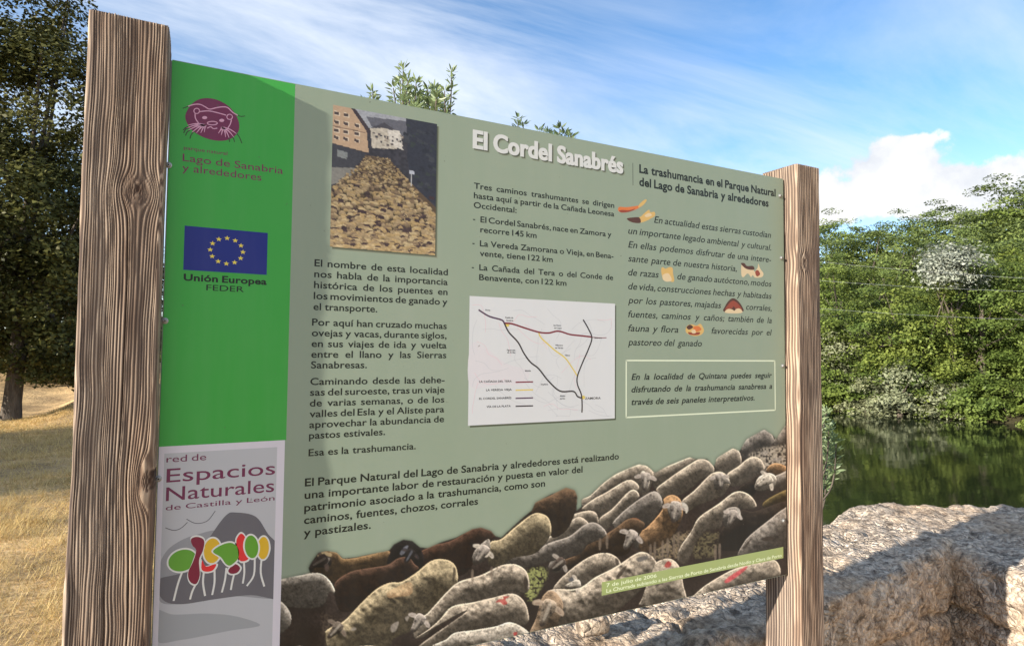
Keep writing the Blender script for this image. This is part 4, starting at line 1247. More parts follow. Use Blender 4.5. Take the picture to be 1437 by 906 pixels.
pr.poly([z(*q) for q in spline([(90, 360), (180, 380), (300, 470), (440, 520), (400, 600), (250, 600), (85, 610)], 5)], M_MAP2, 2.3)
rgm = np.random.default_rng(3)
for i in range(46):
    a_ = np.array([rgm.uniform(110, 900), rgm.uniform(130, 780)]); th = rgm.uniform(0, 6.28)
    q_ = [a_]
    for j in range(4):
        th += rgm.normal(0, 0.5); q_.append(np.clip(q_[-1] + 55 * np.array([math.cos(th), math.sin(th)]), (100, 120), (940, 790)))
    pr.stroke([z(*q) for q in spline(q_, 3, closed=False)], 0.0007, M_MAPL if i % 4 else M_PK, 2.6 + 0.001 * i)
def route(pts, m, wid, lay):
    pr.stroke([z(*q) for q in spline(pts, 6, closed=False)], wid, m, lay)
route([(500, 287), (515, 318), (560, 360), (600, 395), (660, 440), (700, 495), (735, 550)], M_RY, 0.0030, 3.2)
route([(292, 230), (340, 234), (420, 260), (500, 284), (560, 289), (620, 278), (690, 298), (760, 306), (820, 313)], M_RT, 0.0034, 3.4)
route([(820, 315), (870, 318), (910, 318)], M_RT, 0.0016, 3.4)
route([(138, 150), (200, 188), (275, 210), (292, 230)], M_RP, 0.0032, 3.6)
route([(292, 230), (320, 285), (375, 345), (410, 410), (450, 465), (500, 505), (560, 580), (630, 640), (710, 642), (735, 672), (760, 682)], M_RD, 0.0032, 3.6)
route([(770, 210), (800, 262), (822, 320), (800, 390), (765, 470), (735, 550), (735, 600), (758, 660), (763, 720), (762, 768)], M_RD, 0.0032, 3.8)
for cx_, cy_ in ((312, 240), (770, 678)):
    pr.poly([z(cx_ + 12 * math.cos(t), cy_ + 12 * math.sin(t)) for t in np.linspace(0, 6.28, 9)[:-1]], M_RY, 3.1)
for i, m in enumerate((M_RT, M_RY, M_RP, M_RD)):
    y_ = (586, 634, 683, 731)[i]
    route([(362, y_ + 1), (465, y_ - 2)], m, 0.0026, 3.4)
msz = (z(300, 217)[1] - z(300, 205)[1]) / 0.70
for t, x_, y_, _ in MAPTXT:
    a_ = z(x_, y_); set_line(pr, t, a_[0], None, a_[1], msz * 0.80, M_BLACK, 0.02, 0.0, 4.4, False)
for t, x_, y_, xr in LEG:
    a_ = z(x_, y_); b_ = z(xr, y_); set_line(pr, t, a_[0], b_[0], a_[1], msz * 0.98, M_BLACK, 0.02, 0.0, 4.4, False)
a_ = z(780, 691); b_ = z(875, 690); set_line(pr, 'ZAMORA', a_[0], b_[0], a_[1], msz * 1.15, M_BLACK, 0.02, 0.0, 4.4, False)
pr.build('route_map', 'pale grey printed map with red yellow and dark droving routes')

# ------------------------------------------------------------------ printed flock pictures
def fill(poly, h, w):
    """boolean mask of a polygon (x, y) on an h x w raster, with its bounding box"""
    p = np.asarray(poly)
    x0 = max(int(p[:, 0].min()) - 1, 0); x1 = min(int(p[:, 0].max()) + 2, w); y0 = max(int(p[:, 1].min()) - 1, 0); y1 = min(int(p[:, 1].max()) + 2, h)
    if x1 <= x0 or y1 <= y0: return None
    yy, xx = np.mgrid[y0:y1, x0:x1]
    m = np.zeros(yy.shape, bool)
    n = len(p)
    for i in range(n):
        (ax, ay), (bx_, by_) = p[i], p[(i + 1) % n]
        if ay == by_: continue
        c = ((yy >= min(ay, by_)) & (yy < max(ay, by_)))
        m ^= c & (xx < (bx_ - ax) * (yy - ay) / (by_ - ay) + ax)
    return (slice(y0, y1), slice(x0, x1)), m

SS = 2.0                                    # raster cells per measured pixel
RX0, RY0, RX1, RY1 = 388, 588, 1112, 1016
RW_, RH_ = int((RX1 - RX0) * SS), int((RY1 - RY0) * SS)
img = np.zeros((RH_, RW_, 3)); alpha = np.zeros((RH_, RW_))
wool = sum(vnoise(RH_, RW_, c_, 60 + i) * a_ for i, (c_, a_) in enumerate(((2.2, .34), (5, .30), (10, .22), (22, .14))))
wool = 0.5 + (wool - 0.5) * 1.5
tuft = vnoise(RH_, RW_, 4, 91); dirt = vnoise(RH_, RW_, 40, 92)
lumpn = 0.65 * vnoise(RH_, RW_, 26, 95) + 0.35 * vnoise(RH_, RW_, 11, 96)
reg = {'A': ((390, 730), 5.456), 'B': ((570, 680), 4.195), 'C': ((690, 640), 4.118), 'D': ((860, 590), 3.624), 'P': ((0, 0), 1.0)}
def cv(r, pts):
    (ox, oy), s = reg[r]
    return [((ox + x / s - RX0) * SS, (oy + y / s - RY0) * SS) for x, y in pts]
CRM, WHT, GRY, BRN_, DRK, TAN_, RBR, YEL_, OLV = srgb(208, 192, 170), srgb(214, 202, 184), srgb(168, 158, 146), srgb(112, 88, 66), srgb(50, 42, 36), srgb(190, 150, 108), srgb(128, 78, 52), srgb(198, 180, 144), srgb(120, 104, 66)
MARK = srgb(176, 52, 52)
# flock outline: dark ground with trampled grass
outline = cv('A', [(22, 450), (160, 420), (250, 400), (235, 365), (250, 330), (310, 245), (380, 232), (450, 245), (500, 290), (600, 280), (720, 255), (850, 230), (890, 180), (960, 145), (1030, 155), (1090, 205), (1150, 210), (1250, 165), (1364, 130)]) \
    + cv('B', [(390, 260), (440, 250), (500, 270), (525, 300), (560, 310), (640, 235), (690, 190), (740, 150), (760, 105), (880, 40)]) + cv('C', [(340, 225), (430, 180), (480, 195), (495, 230), (490, 315), (520, 290), (520, 250), (570, 225), (650, 150), (720, 100), (850, 45), (900, 55)]) \
    + cv('D', [(180, 235), (215, 265), (290, 225), (390, 185), (420, 195), (480, 195), (515, 235), (530, 190), (610, 140), (645, 155), (680, 95), (770, 45), (815, 75), (830, 95), (885, 15), (905, 5)]) + cv('P', [(1112, 596), (1112, 1016), (388, 1016), (388, 812)])
sl_, mm = fill(outline, RH_, RW_)
base_ = np.array(srgb(44, 36, 33))[None, None] * (0.55 + 0.9 * dirt[..., None] * tuft[..., None] * 1.6)
img[sl_][mm] = base_[sl_][mm]; alpha[sl_][mm] = 1
def patch(r, pts, c, amt=0.8):
    q = fill(cv(r, pts), RH_, RW_)
    s_, m_ = q
    sft = blur(m_.astype(float), 3, 2)[..., None] * amt * np.clip((tuft[s_][..., None] - 0.25) * 2.2, 0, 1)
    img[s_] = img[s_] * (1 - sft) + np.array(c) * (0.5 + wool[s_][..., None]) * sft
patch('B', [(700, 520), (760, 480), (820, 490), (800, 580), (740, 690), (700, 640)], srgb(146, 150, 92))
patch('C', [(215, 660), (310, 640), (330, 680), (260, 800), (210, 840)], srgb(146, 150, 92))
patch('D', [(190, 640), (330, 570), (400, 560), (380, 680), (330, 700), (200, 700)], srgb(138, 122, 96))
patch('D', [(400, 640), (470, 570), (540, 560), (520, 690), (420, 700)], srgb(104, 96, 70))
patch('A', [(330, 700), (500, 760), (480, 880), (340, 880)], srgb(84, 72, 60), 0.5)

def sheep(r, pts, c, rim=1.0, dark=0.55, smooth=True, lo=0.09, wl=0.7):
    poly = cv(r, pts)
    poly = spline(poly, 5) if smooth else poly
    q = fill(poly, RH_, RW_)
    if q is None: return
    s_, m_ = q
    if not m_.any(): return
    pad = 8
    M = np.pad(m_.astype(float), pad)
    hgt_ = M.shape[0] - 2 * pad; wid_ = M.shape[1] - 2 * pad
    # contact shade falling on whatever is behind
    yy0, xx0 = s_[0].start, s_[1].start
    rad = max(4, int(min(hgt_, wid_) * 0.20))
    lump = np.pad(lumpn[s_], pad, mode='edge')
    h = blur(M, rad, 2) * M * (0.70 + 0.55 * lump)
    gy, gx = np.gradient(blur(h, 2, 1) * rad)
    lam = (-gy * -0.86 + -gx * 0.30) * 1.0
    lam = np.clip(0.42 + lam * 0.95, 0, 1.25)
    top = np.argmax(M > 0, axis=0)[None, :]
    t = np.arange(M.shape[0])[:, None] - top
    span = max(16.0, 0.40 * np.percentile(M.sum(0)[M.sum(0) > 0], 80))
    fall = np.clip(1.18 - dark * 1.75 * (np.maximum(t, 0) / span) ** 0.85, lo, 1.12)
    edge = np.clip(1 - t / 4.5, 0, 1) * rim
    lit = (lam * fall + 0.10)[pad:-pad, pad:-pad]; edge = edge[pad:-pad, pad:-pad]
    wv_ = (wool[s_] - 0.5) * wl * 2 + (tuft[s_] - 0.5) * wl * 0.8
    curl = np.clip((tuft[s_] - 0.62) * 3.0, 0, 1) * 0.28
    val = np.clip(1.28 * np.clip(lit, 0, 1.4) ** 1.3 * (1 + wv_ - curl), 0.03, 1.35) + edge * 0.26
    tint = 0.86 + 0.28 * dirt[s_]
    colr = np.array(c)[None, None] * val[..., None] * tint[..., None]
    soft = np.clip(blur(m_.astype(float), 1, 1) * 1.6 - 0.3, 0, 1) * m_
    img[s_] = img[s_] * (1 - soft[..., None]) + colr * soft[..., None]
def dab(r, pts, c, amt=0.85):
    q = fill(spline(cv(r, pts), 4), RH_, RW_)
    if q is None: return
    s_, m_ = q
    a_ = blur(np.pad(m_.astype(float), 3), 1, 1)[3:-3, 3:-3][..., None] * amt
    img[s_] = img[s_] * (1 - a_) + np.array(c) * (0.6 + 0.7 * wool[s_][..., None]) * a_

# far right, back of the flock
sheep('D', [(815, 112), (850, 60), (885, 15), (910, 10), (910, 150), (850, 160)], GRY)
sheep('D', [(650, 170), (680, 95), (770, 45), (815, 80), (805, 130), (740, 175), (680, 205)], GRY)
patch('D', [(690, 175), (760, 140), (905, 120), (905, 250), (780, 255)], srgb(176, 164, 146), 0.9)
for q in ([(752, 165), (775, 150), (792, 162), (770, 178)], [(812, 196), (850, 184), (866, 198), (830, 208)]):
    dab('D', q, GRY, .6)
sheep('D', [(200, 262), (290, 225), (390, 185), (422, 197), (300, 285), (240, 335), (210, 340)], CRM)
sheep('D', [(520, 245), (530, 190), (610, 140), (645, 160), (652, 225), (590, 272), (550, 270)], CRM)
sheep('C', [(518, 285), (525, 245), (570, 225), (650, 150), (720, 100), (850, 45), (905, 60), (935, 100), (915, 190), (880, 235), (840, 190), (780, 140), (660, 205), (590, 245), (560, 285)], CRM)
sheep('D', [(140, 270), (158, 255), (185, 290), (182, 340), (150, 365), (146, 310)], WHT, dark=.3)
sheep('D', [(780, 255), (820, 215), (880, 232), (892, 275), (840, 290)], TAN_)
sheep('D', [(800, 300), (850, 270), (905, 255), (905, 350), (830, 345)], GRY)
sheep('D', [(220, 350), (290, 290), (400, 215), (450, 193), (502, 215), (512, 262), (440, 305), (380, 360), (300, 388), (250, 390)], CRM)
sheep('D', [(580, 275), (640, 230), (700, 185), (752, 195), (770, 255), (700, 300), (640, 330), (600, 330)], CRM)
sheep('D', [(630, 355), (690, 305), (745, 275), (735, 350), (700, 385), (650, 385)], DRK, rim=.5)
sheep('D', [(720, 342), (740, 290), (790, 265), (830, 285), (822, 335), (775, 352), (740, 355)], WHT, dark=.35)
sheep('D', [(350, 412), (420, 350), (500, 270), (560, 262), (595, 310), (565, 375), (500, 405), (430, 430), (380, 460)], CRM)
sheep('D', [(512, 300), (530, 268), (580, 288), (600, 322), (570, 318), (550, 350), (520, 345)], GRY, dark=.4)
sheep('D', [(760, 430), (800, 390), (905, 345), (905, 410), (800, 450)], OLV)
sheep('C', [(520, 305), (590, 245), (660, 208), (780, 138), (835, 150), (848, 192), (770, 265), (665, 335), (630, 375), (585, 320)], CRM)
sheep('C', [(620, 392), (632, 350), (700, 300), (790, 205), (832, 195), (850, 240), (765, 315), (705, 385), (650, 430)], CRM)
sheep('D', [(0, 520), (60, 455), (150, 388), (212, 358), (248, 390), (245, 445), (185, 525), (130, 520), (80, 500), (20, 550)], GRY)
sheep('D', [(0, 580), (60, 512), (118, 494), (162, 530), (125, 548), (70, 570), (0, 605)], RBR)
# middle
sheep('D', [(120, 570), (170, 545), (250, 455), (258, 400), (300, 376), (345, 402), (355, 480), (315, 570), (260, 630), (200, 660), (140, 660)], TAN_)
sheep('D', [(280, 440), (310, 415), (345, 425), (350, 470), (335, 505), (310, 512), (285, 480)], GRY, dark=.35)
dab('D', [(346, 408), (362, 414), (374, 432), (368, 436), (350, 424)], GRY, .6)
sheep('D', [(45, 665), (60, 610), (68, 565), (105, 540), (138, 578), (132, 640), (112, 642), (98, 590), (72, 610), (62, 670)], GRY, dark=.35)
sheep('C', [(400, 610), (480, 570), (560, 490), (640, 460), (720, 410), (790, 360), (850, 365), (885, 400), (820, 500), (770, 570), (600, 590), (450, 650)], BRN_, dark=.75)
sheep('C', [(328, 640), (350, 598), (412, 580), (425, 620), (395, 668), (340, 668)], GRY, dark=.5)
sheep('C', [(345, 645), (370, 615), (405, 610), (395, 655), (360, 662)], DRK, rim=.2)
sheep('D', [(545, 650), (560, 540), (650, 455), (720, 460), (860, 412), (905, 415), (905, 520), (800, 560), (700, 640), (640, 660)], DRK, rim=.6)
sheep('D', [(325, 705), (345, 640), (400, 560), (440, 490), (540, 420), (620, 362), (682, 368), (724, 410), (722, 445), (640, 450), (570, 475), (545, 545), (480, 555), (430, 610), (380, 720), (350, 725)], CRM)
sheep('D', [(560, 500), (580, 447), (640, 443), (652, 505), (620, 505), (595, 540), (570, 540)], GRY, dark=.5)
sheep('D', [(635, 690), (660, 630), (700, 580), (800, 500), (865, 450), (905, 450), (905, 660), (700, 690)], GRY, dark=.5)
dab('D', [(660, 650), (690, 610), (705, 600), (680, 640)], DRK); dab('D', [(755, 600), (800, 585), (820, 600), (780, 612)], DRK)
sheep('C', [(430, 385), (450, 345), (540, 315), (592, 318), (614, 350), (612, 395), (540, 400)], CRM)
sheep('C', [(262, 535), (310, 480), (400, 420), (500, 348), (565, 390), (540, 405), (450, 470), (330, 510)], CRM)
sheep('C', [(10, 412), (45, 322), (80, 303), (190, 310), (250, 265), (340, 225), (430, 178), (482, 195), (497, 235), (478, 340), (430, 430), (350, 470), (330, 380), (240, 330), (140, 378), (40, 418)], BRN_, dark=.7, rim=1.4)
sheep('C', [(10, 412), (38, 335), (80, 318), (112, 340), (70, 390), (40, 415)], DRK, rim=.4)
dab('C', [(82, 345), (108, 332), (118, 352), (96, 378)], WHT)
sheep('C', [(48, 625), (78, 568), (130, 550), (230, 555), (330, 500), (450, 460), (540, 392), (602, 383), (655, 425), (655, 465), (560, 508), (500, 570), (330, 610), (200, 645), (60, 645)], GRY, dark=.6)
# dark group at the left
sheep('B', [(40, 430), (150, 358), (260, 330), (390, 258), (440, 248), (500, 268), (528, 300), (485, 340), (410, 410), (385, 480), (300, 540), (60, 520)], srgb(92, 66, 52), dark=.9, rim=1.6)
sheep('A', [(280, 390), (300, 300), (320, 245), (390, 232), (455, 245), (502, 290), (600, 282), (720, 256), (850, 230), (880, 340), (700, 410), (450, 480), (380, 440)], srgb(140, 112, 78), dark=.85, rim=1.1)
sheep('A', [(228, 385), (248, 320), (305, 255), (395, 268), (415, 310), (390, 355), (290, 360), (260, 395)], DRK, rim=.3)
dab('A', [(305, 262), (350, 238), (410, 250), (405, 275), (350, 262), (318, 280)], srgb(188, 166, 126)); dab('A', [(345, 320), (375, 285), (400, 290), (370, 335)], GRY, .6)
sheep('A', [(840, 345), (862, 235), (892, 180), (960, 143), (1032, 155), (1092, 208), (1120, 300), (1080, 390), (950, 420)], srgb(30, 27, 28), rim=.3)
dab('A', [(935, 250), (965, 205), (1000, 190), (975, 240), (950, 262)], srgb(120, 122, 132), .7)
sheep('A', [(440, 475), (560, 390), (720, 358), (840, 338), (920, 288), (1000, 278), (1045, 330), (1075, 375), (950, 490), (700, 640), (500, 700), (440, 600)], srgb(94, 70, 56), dark=1.1, rim=1.0)
sheep('A', [(15, 452), (160, 420), (250, 402), (330, 405), (392, 450), (435, 525), (425, 560), (395, 545), (330, 660), (100, 660), (15, 620)], WHT, dark=.95)
sheep('A', [(10, 632), (60, 650), (100, 720), (98, 790), (60, 835), (10, 850)], WHT, dark=.4)
sheep('B', [(480, 405), (500, 335), (560, 318), (640, 250), (738, 175), (792, 167), (842, 200), (850, 295), (765, 400), (630, 430), (560, 480), (492, 470)], YEL_, dark=.55)
sheep('B', [(388, 440), (402, 390), (440, 350), (487, 318), (497, 372), (482, 425), (442, 458), (402, 466)], GRY, dark=.4)
dab('B', [(470, 370), (485, 372), (484, 418), (462, 420)], WHT)
# front rank
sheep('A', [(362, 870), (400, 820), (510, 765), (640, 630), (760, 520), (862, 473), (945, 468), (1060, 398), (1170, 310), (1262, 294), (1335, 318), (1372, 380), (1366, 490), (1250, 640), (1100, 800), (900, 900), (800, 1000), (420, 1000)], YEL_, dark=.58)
dab('A', [(1345, 360), (1362, 375), (1352, 460), (1338, 455)], DRK)
dab('A', [(840, 545), (930, 500), (1020, 470), (1025, 560), (930, 580), (850, 590)], TAN_, .45)
for q in ([(555, 830), (590, 815), (600, 832), (570, 842)], [(870, 800), (925, 772), (905, 840), (870, 850)], [(975, 740), (1005, 730), (990, 770)]):
    dab('A', q, GRY, .6)
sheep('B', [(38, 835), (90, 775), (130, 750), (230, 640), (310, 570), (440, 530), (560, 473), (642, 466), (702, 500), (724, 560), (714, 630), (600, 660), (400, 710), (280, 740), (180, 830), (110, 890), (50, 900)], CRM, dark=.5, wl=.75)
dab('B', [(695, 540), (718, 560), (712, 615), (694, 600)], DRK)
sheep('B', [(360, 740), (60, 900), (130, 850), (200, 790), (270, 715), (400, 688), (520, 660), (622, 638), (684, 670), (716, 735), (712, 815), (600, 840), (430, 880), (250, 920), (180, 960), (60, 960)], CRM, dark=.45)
dab('B', [(528, 690), (545, 672), (575, 668), (570, 655), (610, 655), (585, 672), (598, 695), (575, 705), (555, 690)], MARK)
sheep('B', [(180, 960), (240, 906), (290, 868), (400, 853), (530, 830), (612, 806), (692, 840), (740, 890), (760, 960)], WHT, dark=.3)
dab('B', [(630, 870), (655, 865), (645, 895)], MARK)
sheep('C', [(355, 768), (400, 705), (500, 620), (600, 564), (682, 560), (738, 598), (738, 650), (640, 710), (500, 775), (400, 780)], CRM, dark=.5)
dab('C', [(445, 705), (480, 690), (485, 715), (450, 722)], srgb(80, 82, 88)); dab('C', [(715, 585), (735, 600), (735, 630), (718, 625)], DRK)
sheep('P', [(752, 890), (759, 862), (765, 834), (777, 826), (811, 825), (836, 809), (865, 794), (891, 777), (904, 774), (917, 782), (923, 797), (908, 818), (880, 845), (850, 868), (800, 890), (770, 905)], CRM, dark=.45)
sheep('P', [(742, 893), (752, 868), (762, 836), (776, 828), (790, 845), (785, 870), (770, 890), (755, 905)], srgb(176, 150, 122), dark=.35)
dab('P', [(866, 806), (873, 797), (880, 793), (875, 803), (869, 810)], DRK); dab('P', [(893, 783), (906, 779), (910, 782), (898, 788)], srgb(90, 88, 86))
sheep('D', [(150, 900), (205, 755), (228, 715), (290, 700), (338, 740), (358, 830), (360, 930), (150, 940)], CRM, dark=.3)
dab('D', [(262, 740), (280, 712), (300, 725), (285, 745)], MARK)
sheep('D', [(400, 905), (420, 880), (480, 830), (600, 760), (700, 728), (825, 708), (850, 790), (760, 830), (600, 860), (480, 910)], CRM, dark=.35)
dab('D', [(568, 815), (600, 785), (680, 738), (672, 760), (590, 820)], srgb(206, 74, 84))
# bottom that runs on below the picture
for q, c_ in (([(400, 960), (440, 925), (520, 905), (560, 930), (540, 985), (430, 1000)], CRM), ([(560, 985), (620, 935), (700, 920), (740, 950), (700, 1010), (580, 1016)], WHT), ([(390, 935), (420, 905), (450, 930), (430, 960), (390, 965)], GRY)):
    sheep('P', q, c_, dark=.4)

def face(x, y, ln_, ang, c, ear=None, brow=None):
    """a sheep's head in the print: long face, drooping ears, eye, dark muzzle; ang points along the muzzle"""
    a_ = math.radians(ang); ca, sa = math.cos(a_), math.sin(a_)
    tr = lambda pts: [(x + (u * ca - v * sa) * ln_, y + (u * sa + v * ca) * ln_) for u, v in pts]
    ear = ear or c
    for s_ in (-1, 1):
        dab('P', tr([(-0.34, .22 * s_), (-0.36, .42 * s_), (-0.22, .62 * s_), (-0.10, .58 * s_), (-0.14, .36 * s_), (-0.2, .22 * s_)]), ear, .9)
        dab('P', tr([(-0.26, .34 * s_), (-0.18, .54 * s_), (-0.16, .44 * s_)]), srgb(92, 66, 58), .5)
    sheep('P', tr([(-0.52, 0.0), (-0.46, .22), (-0.2, .27), (0.1, .19), (0.40, .13), (0.52, 0.05), (0.52, -0.06), (0.40, -.13), (0.1, -.19), (-0.2, -.27), (-0.46, -.22)]), c, dark=.25, rim=.6)
    dab('P', tr([(-0.4, -.05), (-0.1, -.07), (0.3, -.04), (0.3, .03), (-0.1, .05), (-0.4, .05)]), brow or WHT, .35)
    for s_ in (-1, 1):
        dab('P', tr([(-0.12, .13 * s_), (-0.05, .20 * s_), (0.02, .14 * s_), (-0.05, .11 * s_)]), srgb(20, 16, 15), .9)
    dab('P', tr([(0.36, -.11), (0.50, -.06), (0.54, 0.0), (0.50, .06), (0.36, .11), (0.40, 0.0)]), srgb(40, 32, 30), .75)
PALE = srgb(188, 176, 164)
face(946.9, 717.5, 29, 98, PALE); face(1010.4, 674, 22, 84, PALE); face(1027, 726, 23, 112, PALE); face(883.5, 757, 29, 118, PALE); face(905.5, 675, 25, 97, PALE)
face(1072.5, 676, 25, 150, WHT); face(676, 777, 27, 122, PALE, WHT); face(782, 792, 25, 142, srgb(92, 80, 72), GRY); face(767, 859, 38, 112, srgb(196, 176, 152), srgb(182, 162, 140))
face(447, 788, 28, 150, srgb(48, 40, 38), srgb(70, 58, 52), srgb(120, 110, 100)); face(703.5, 728.5, 25, 146, srgb(52, 42, 38), WHT, srgb(96, 84, 76)); face(586, 874, 28, 122, PALE); face(470, 884, 27, 132, srgb(120, 108, 96)); face(804, 820, 22, 166, WHT)
face(574, 780, 22, 120, srgb(36, 32, 34), srgb(50, 46, 48), srgb(130, 134, 146))
# horns and a few legs
for q in ([(955, 705), (962, 706), (966, 713), (963, 720), (961, 713)], [(1034, 712), (1038, 717), (1040, 728), (1037, 721)]):
    dab('P', q, srgb(214, 206, 192), .9)
for x_, y_, l_ in ((913, 765, 20), (919, 762, 22), (930, 760, 24), (937, 757, 24), (946, 752, 26), (952, 748, 22), (1004, 766, 20), (1010, 764, 18), (852, 752, 16), (842, 756, 14), (663, 800, 18), (690, 796, 16)):
    dab('P', [(x_ - 1.4, y_), (x_ + 1.6, y_), (x_ + 1.2, y_ + l_), (x_ - 1.2, y_ + l_)], srgb(120, 106, 92), .7)

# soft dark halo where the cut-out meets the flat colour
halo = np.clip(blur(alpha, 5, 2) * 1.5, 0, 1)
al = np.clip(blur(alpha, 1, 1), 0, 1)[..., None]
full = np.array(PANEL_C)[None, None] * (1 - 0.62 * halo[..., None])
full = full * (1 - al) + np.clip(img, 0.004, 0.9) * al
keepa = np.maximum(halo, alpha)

def raster_mesh(us, vs, colr, keepm, layer):
    """grid of small faces on the panel carrying a colour per vertex"""
    nu, nv_ = len(us), len(vs)
    U, Vv = np.meshgrid(us, vs)
    ver = np.stack([U, np.full_like(U, -0.00002 * layer), TOP - Vv], -1).reshape(-1, 3)
    idn = np.arange(nu * nv_).reshape(nv_, nu)
    q = np.stack([idn[:-1, :-1], idn[1:, :-1], idn[1:, 1:], idn[:-1, 1:]], -1)
    kf = keepm[:-1, :-1] | keepm[1:, :-1] | keepm[1:, 1:] | keepm[:-1, 1:]
    q = q[kf]
    used = np.unique(q)
    remap = np.full(nu * nv_, -1); remap[used] = np.arange(len(used))
    me = mesh_np(ver[used], remap[q])
    set_colors(me, 'print', colr.reshape(-1, 3)[used])
    return me

M_PHOTO = mat_print('photo_print', attr='print')
# cells grow towards the far end, where they show smaller
uL_, uR_ = P(394, 850)[0], PW - 0.0015
us = [uL_]
while us[-1] < uR_:
    us.append(us[-1] + 0.00115 + 0.00075 * (us[-1] - uL_) / (uR_ - uL_))
us[-1] = uR_
us = np.array(us)
vs = np.arange(P(1104, 590)[1], 0.9985, 0.0013)
U, Vv = np.meshgrid(us, vs)
q = np.einsum('ij,jab->iab', Hinv, np.stack([U, Vv, np.ones_like(U)]))
ix = (q[0] / q[2] - RX0) * SS; iy = (q[1] / q[2] - RY0) * SS
def samp(a):
    x = np.clip(ix, 0, RW_ - 2); y = np.clip(iy, 0, RH_ - 2); xi = x.astype(int); yi = y.astype(int); fx = x - xi; fy = y - yi
    if a.ndim == 3: fx = fx[..., None]; fy = fy[..., None]
    return (a[yi, xi] * (1 - fx) + a[yi, xi + 1] * fx) * (1 - fy) + (a[yi + 1, xi] * (1 - fx) + a[yi + 1, xi + 1] * fx) * fy
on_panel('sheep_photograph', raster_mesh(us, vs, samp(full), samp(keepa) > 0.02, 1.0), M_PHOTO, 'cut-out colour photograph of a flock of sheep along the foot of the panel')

# caption strip
M_STRIP = INK('ink_strip_green', srgb(158, 172, 108)); M_CAPT = INK('ink_caption', srgb(228, 236, 196))
pr = Print()
c0, c1, c2_, c3 = P(844.6, 817), P(1099.3, 766.2), P(1099.3, 782), P(844.6, 835.4)
cu0, cu1 = c0[0], (c1[0] + c2_[0]) / 2; cv0 = (c0[1] + c1[1]) / 2; cv1 = (c2_[1] + c3[1]) / 2
pr.poly([(cu0, cv0), (cu1, cv0), (cu1, cv1), (cu0, cv1)], M_STRIP, 2)
cs = (cv1 - cv0) * 0.40
set_line(pr, CAPT[0], cu0 + 0.012, cu0 + 0.012 + (cu1 - cu0) * 0.245, cv0 + (cv1 - cv0) * 0.44, cs, M_CAPT, 0.015, 0.0, 3, False)
set_line(pr, CAPT[1], cu0 + 0.012, cu1 - 0.006, cv0 + (cv1 - cv0) * 0.86, cs, M_CAPT, 0.015, 0.0, 3, False)
pr.build('caption_strip', 'light green caption strip with pale lettering over the sheep')

# street photograph full of sheep
fh, fw_ = 190, 120
FR = np.zeros((fh, fw_, 3))
n1 = vnoise(fh, fw_, 3, 5); n2 = vnoise(fh, fw_, 9, 6); n3 = vnoise(fh, fw_, 1.6, 7)
FR[:] = np.array(srgb(52, 50, 56))
FR *= (0.6 + 0.8 * n1)[..., None]
rgm0 = np.random.default_rng(8)
def fpoly(pts, c, var=0.35):
    s_, m_ = fill([(x * fw_, y * fh) for x, y in pts], fh, fw_)
    v_ = (1 - var / 2 + var * n3[s_])[..., None] * np.array(c)
    FR[s_][m_] = v_[m_]
fpoly([(0.0, 0.0), (0.72, 0.0), (0.72, 0.12), (0.0, 0.12)], srgb(150, 152, 158))
fpoly([(0.30, 0.04), (0.75, 0.02), (0.80, 0.12), (0.40, 0.16)], srgb(92, 92, 100))
fpoly([(0.68, 0.0), (1.0, 0.0), (1.0, 0.62), (0.75, 0.5), (0.70, 0.3)], srgb(44, 46, 56))
fpoly([(0.0, 0.0), (0.18, 0.0), (0.30, 0.10), (0.33, 0.30), (0.0, 0.27)], srgb(172, 146, 120), 0.2)
fpoly([(0.16, 0.0), (0.20, 0.0), (0.34, 0.13), (0.34, 0.18)], srgb(60, 50, 54))
for wx in (0.015, 0.10, 0.20):
    for wy in (0.045, 0.105, 0.165, 0.215):
        if wx > 0.15 and wy < 0.06: continue
        fpoly([(wx - .006, wy - .004), (wx + 0.046, wy - .002), (wx + 0.046, wy + 0.027), (wx - .006, wy + 0.025)], srgb(206, 190, 168))
        fpoly([(wx, wy), (wx + 0.038, wy + .002), (wx + 0.038, wy + 0.023), (wx, wy + 0.021)], srgb(70, 58, 56))
fpoly([(0.0, 0.145), (0.30, 0.155), (0.30, 0.162), (0.0, 0.152)], srgb(112, 92, 78))
fpoly([(0.34, 0.12), (0.47, 0.08), (0.60, 0.12), (0.60, 0.24), (0.36, 0.26)], srgb(176, 168, 154), 0.5)
fpoly([(0.34, 0.12), (0.47, 0.06), (0.62, 0.12), (0.47, 0.10)], srgb(68, 66, 72))
fpoly([(0.50, 0.11), (0.62, 0.10), (0.66, 0.24), (0.54, 0.22)], srgb(196, 190, 180), 0.4)
for i in range(26):
    x_ = rgm0.uniform(0.36, 0.66); y_ = rgm0.uniform(0.12, 0.25)
    fpoly([(x_, y_), (x_ + .02, y_), (x_ + .02, y_ + .014), (x_, y_ + .014)], srgb(*[(92, 84, 82), (150, 140, 128), (60, 58, 64)][i % 3]))
for i in range(60):
    x_ = rgm0.uniform(0.62, 0.98); y_ = rgm0.uniform(0.03, 0.5); q_ = rgm0.uniform(.015, .05)
    if x_ > 0.66 + 0.1 * (y_ > .2): fpoly([(x_, y_), (x_ + q_, y_ + .01), (x_ + q_, y_ + q_ * .7), (x_ - .01, y_ + q_ * .6)], srgb(*[(36, 38, 46), (56, 58, 64), (48, 54, 52)][i % 3]))
fpoly([(0.0, 0.27), (0.30, 0.31), (0.28, 0.42), (0.0, 0.46)], srgb(56, 56, 62))
fpoly([(0.05, 0.31), (0.14, 0.32), (0.13, 0.37), (0.05, 0.36)], srgb(116, 120, 120))
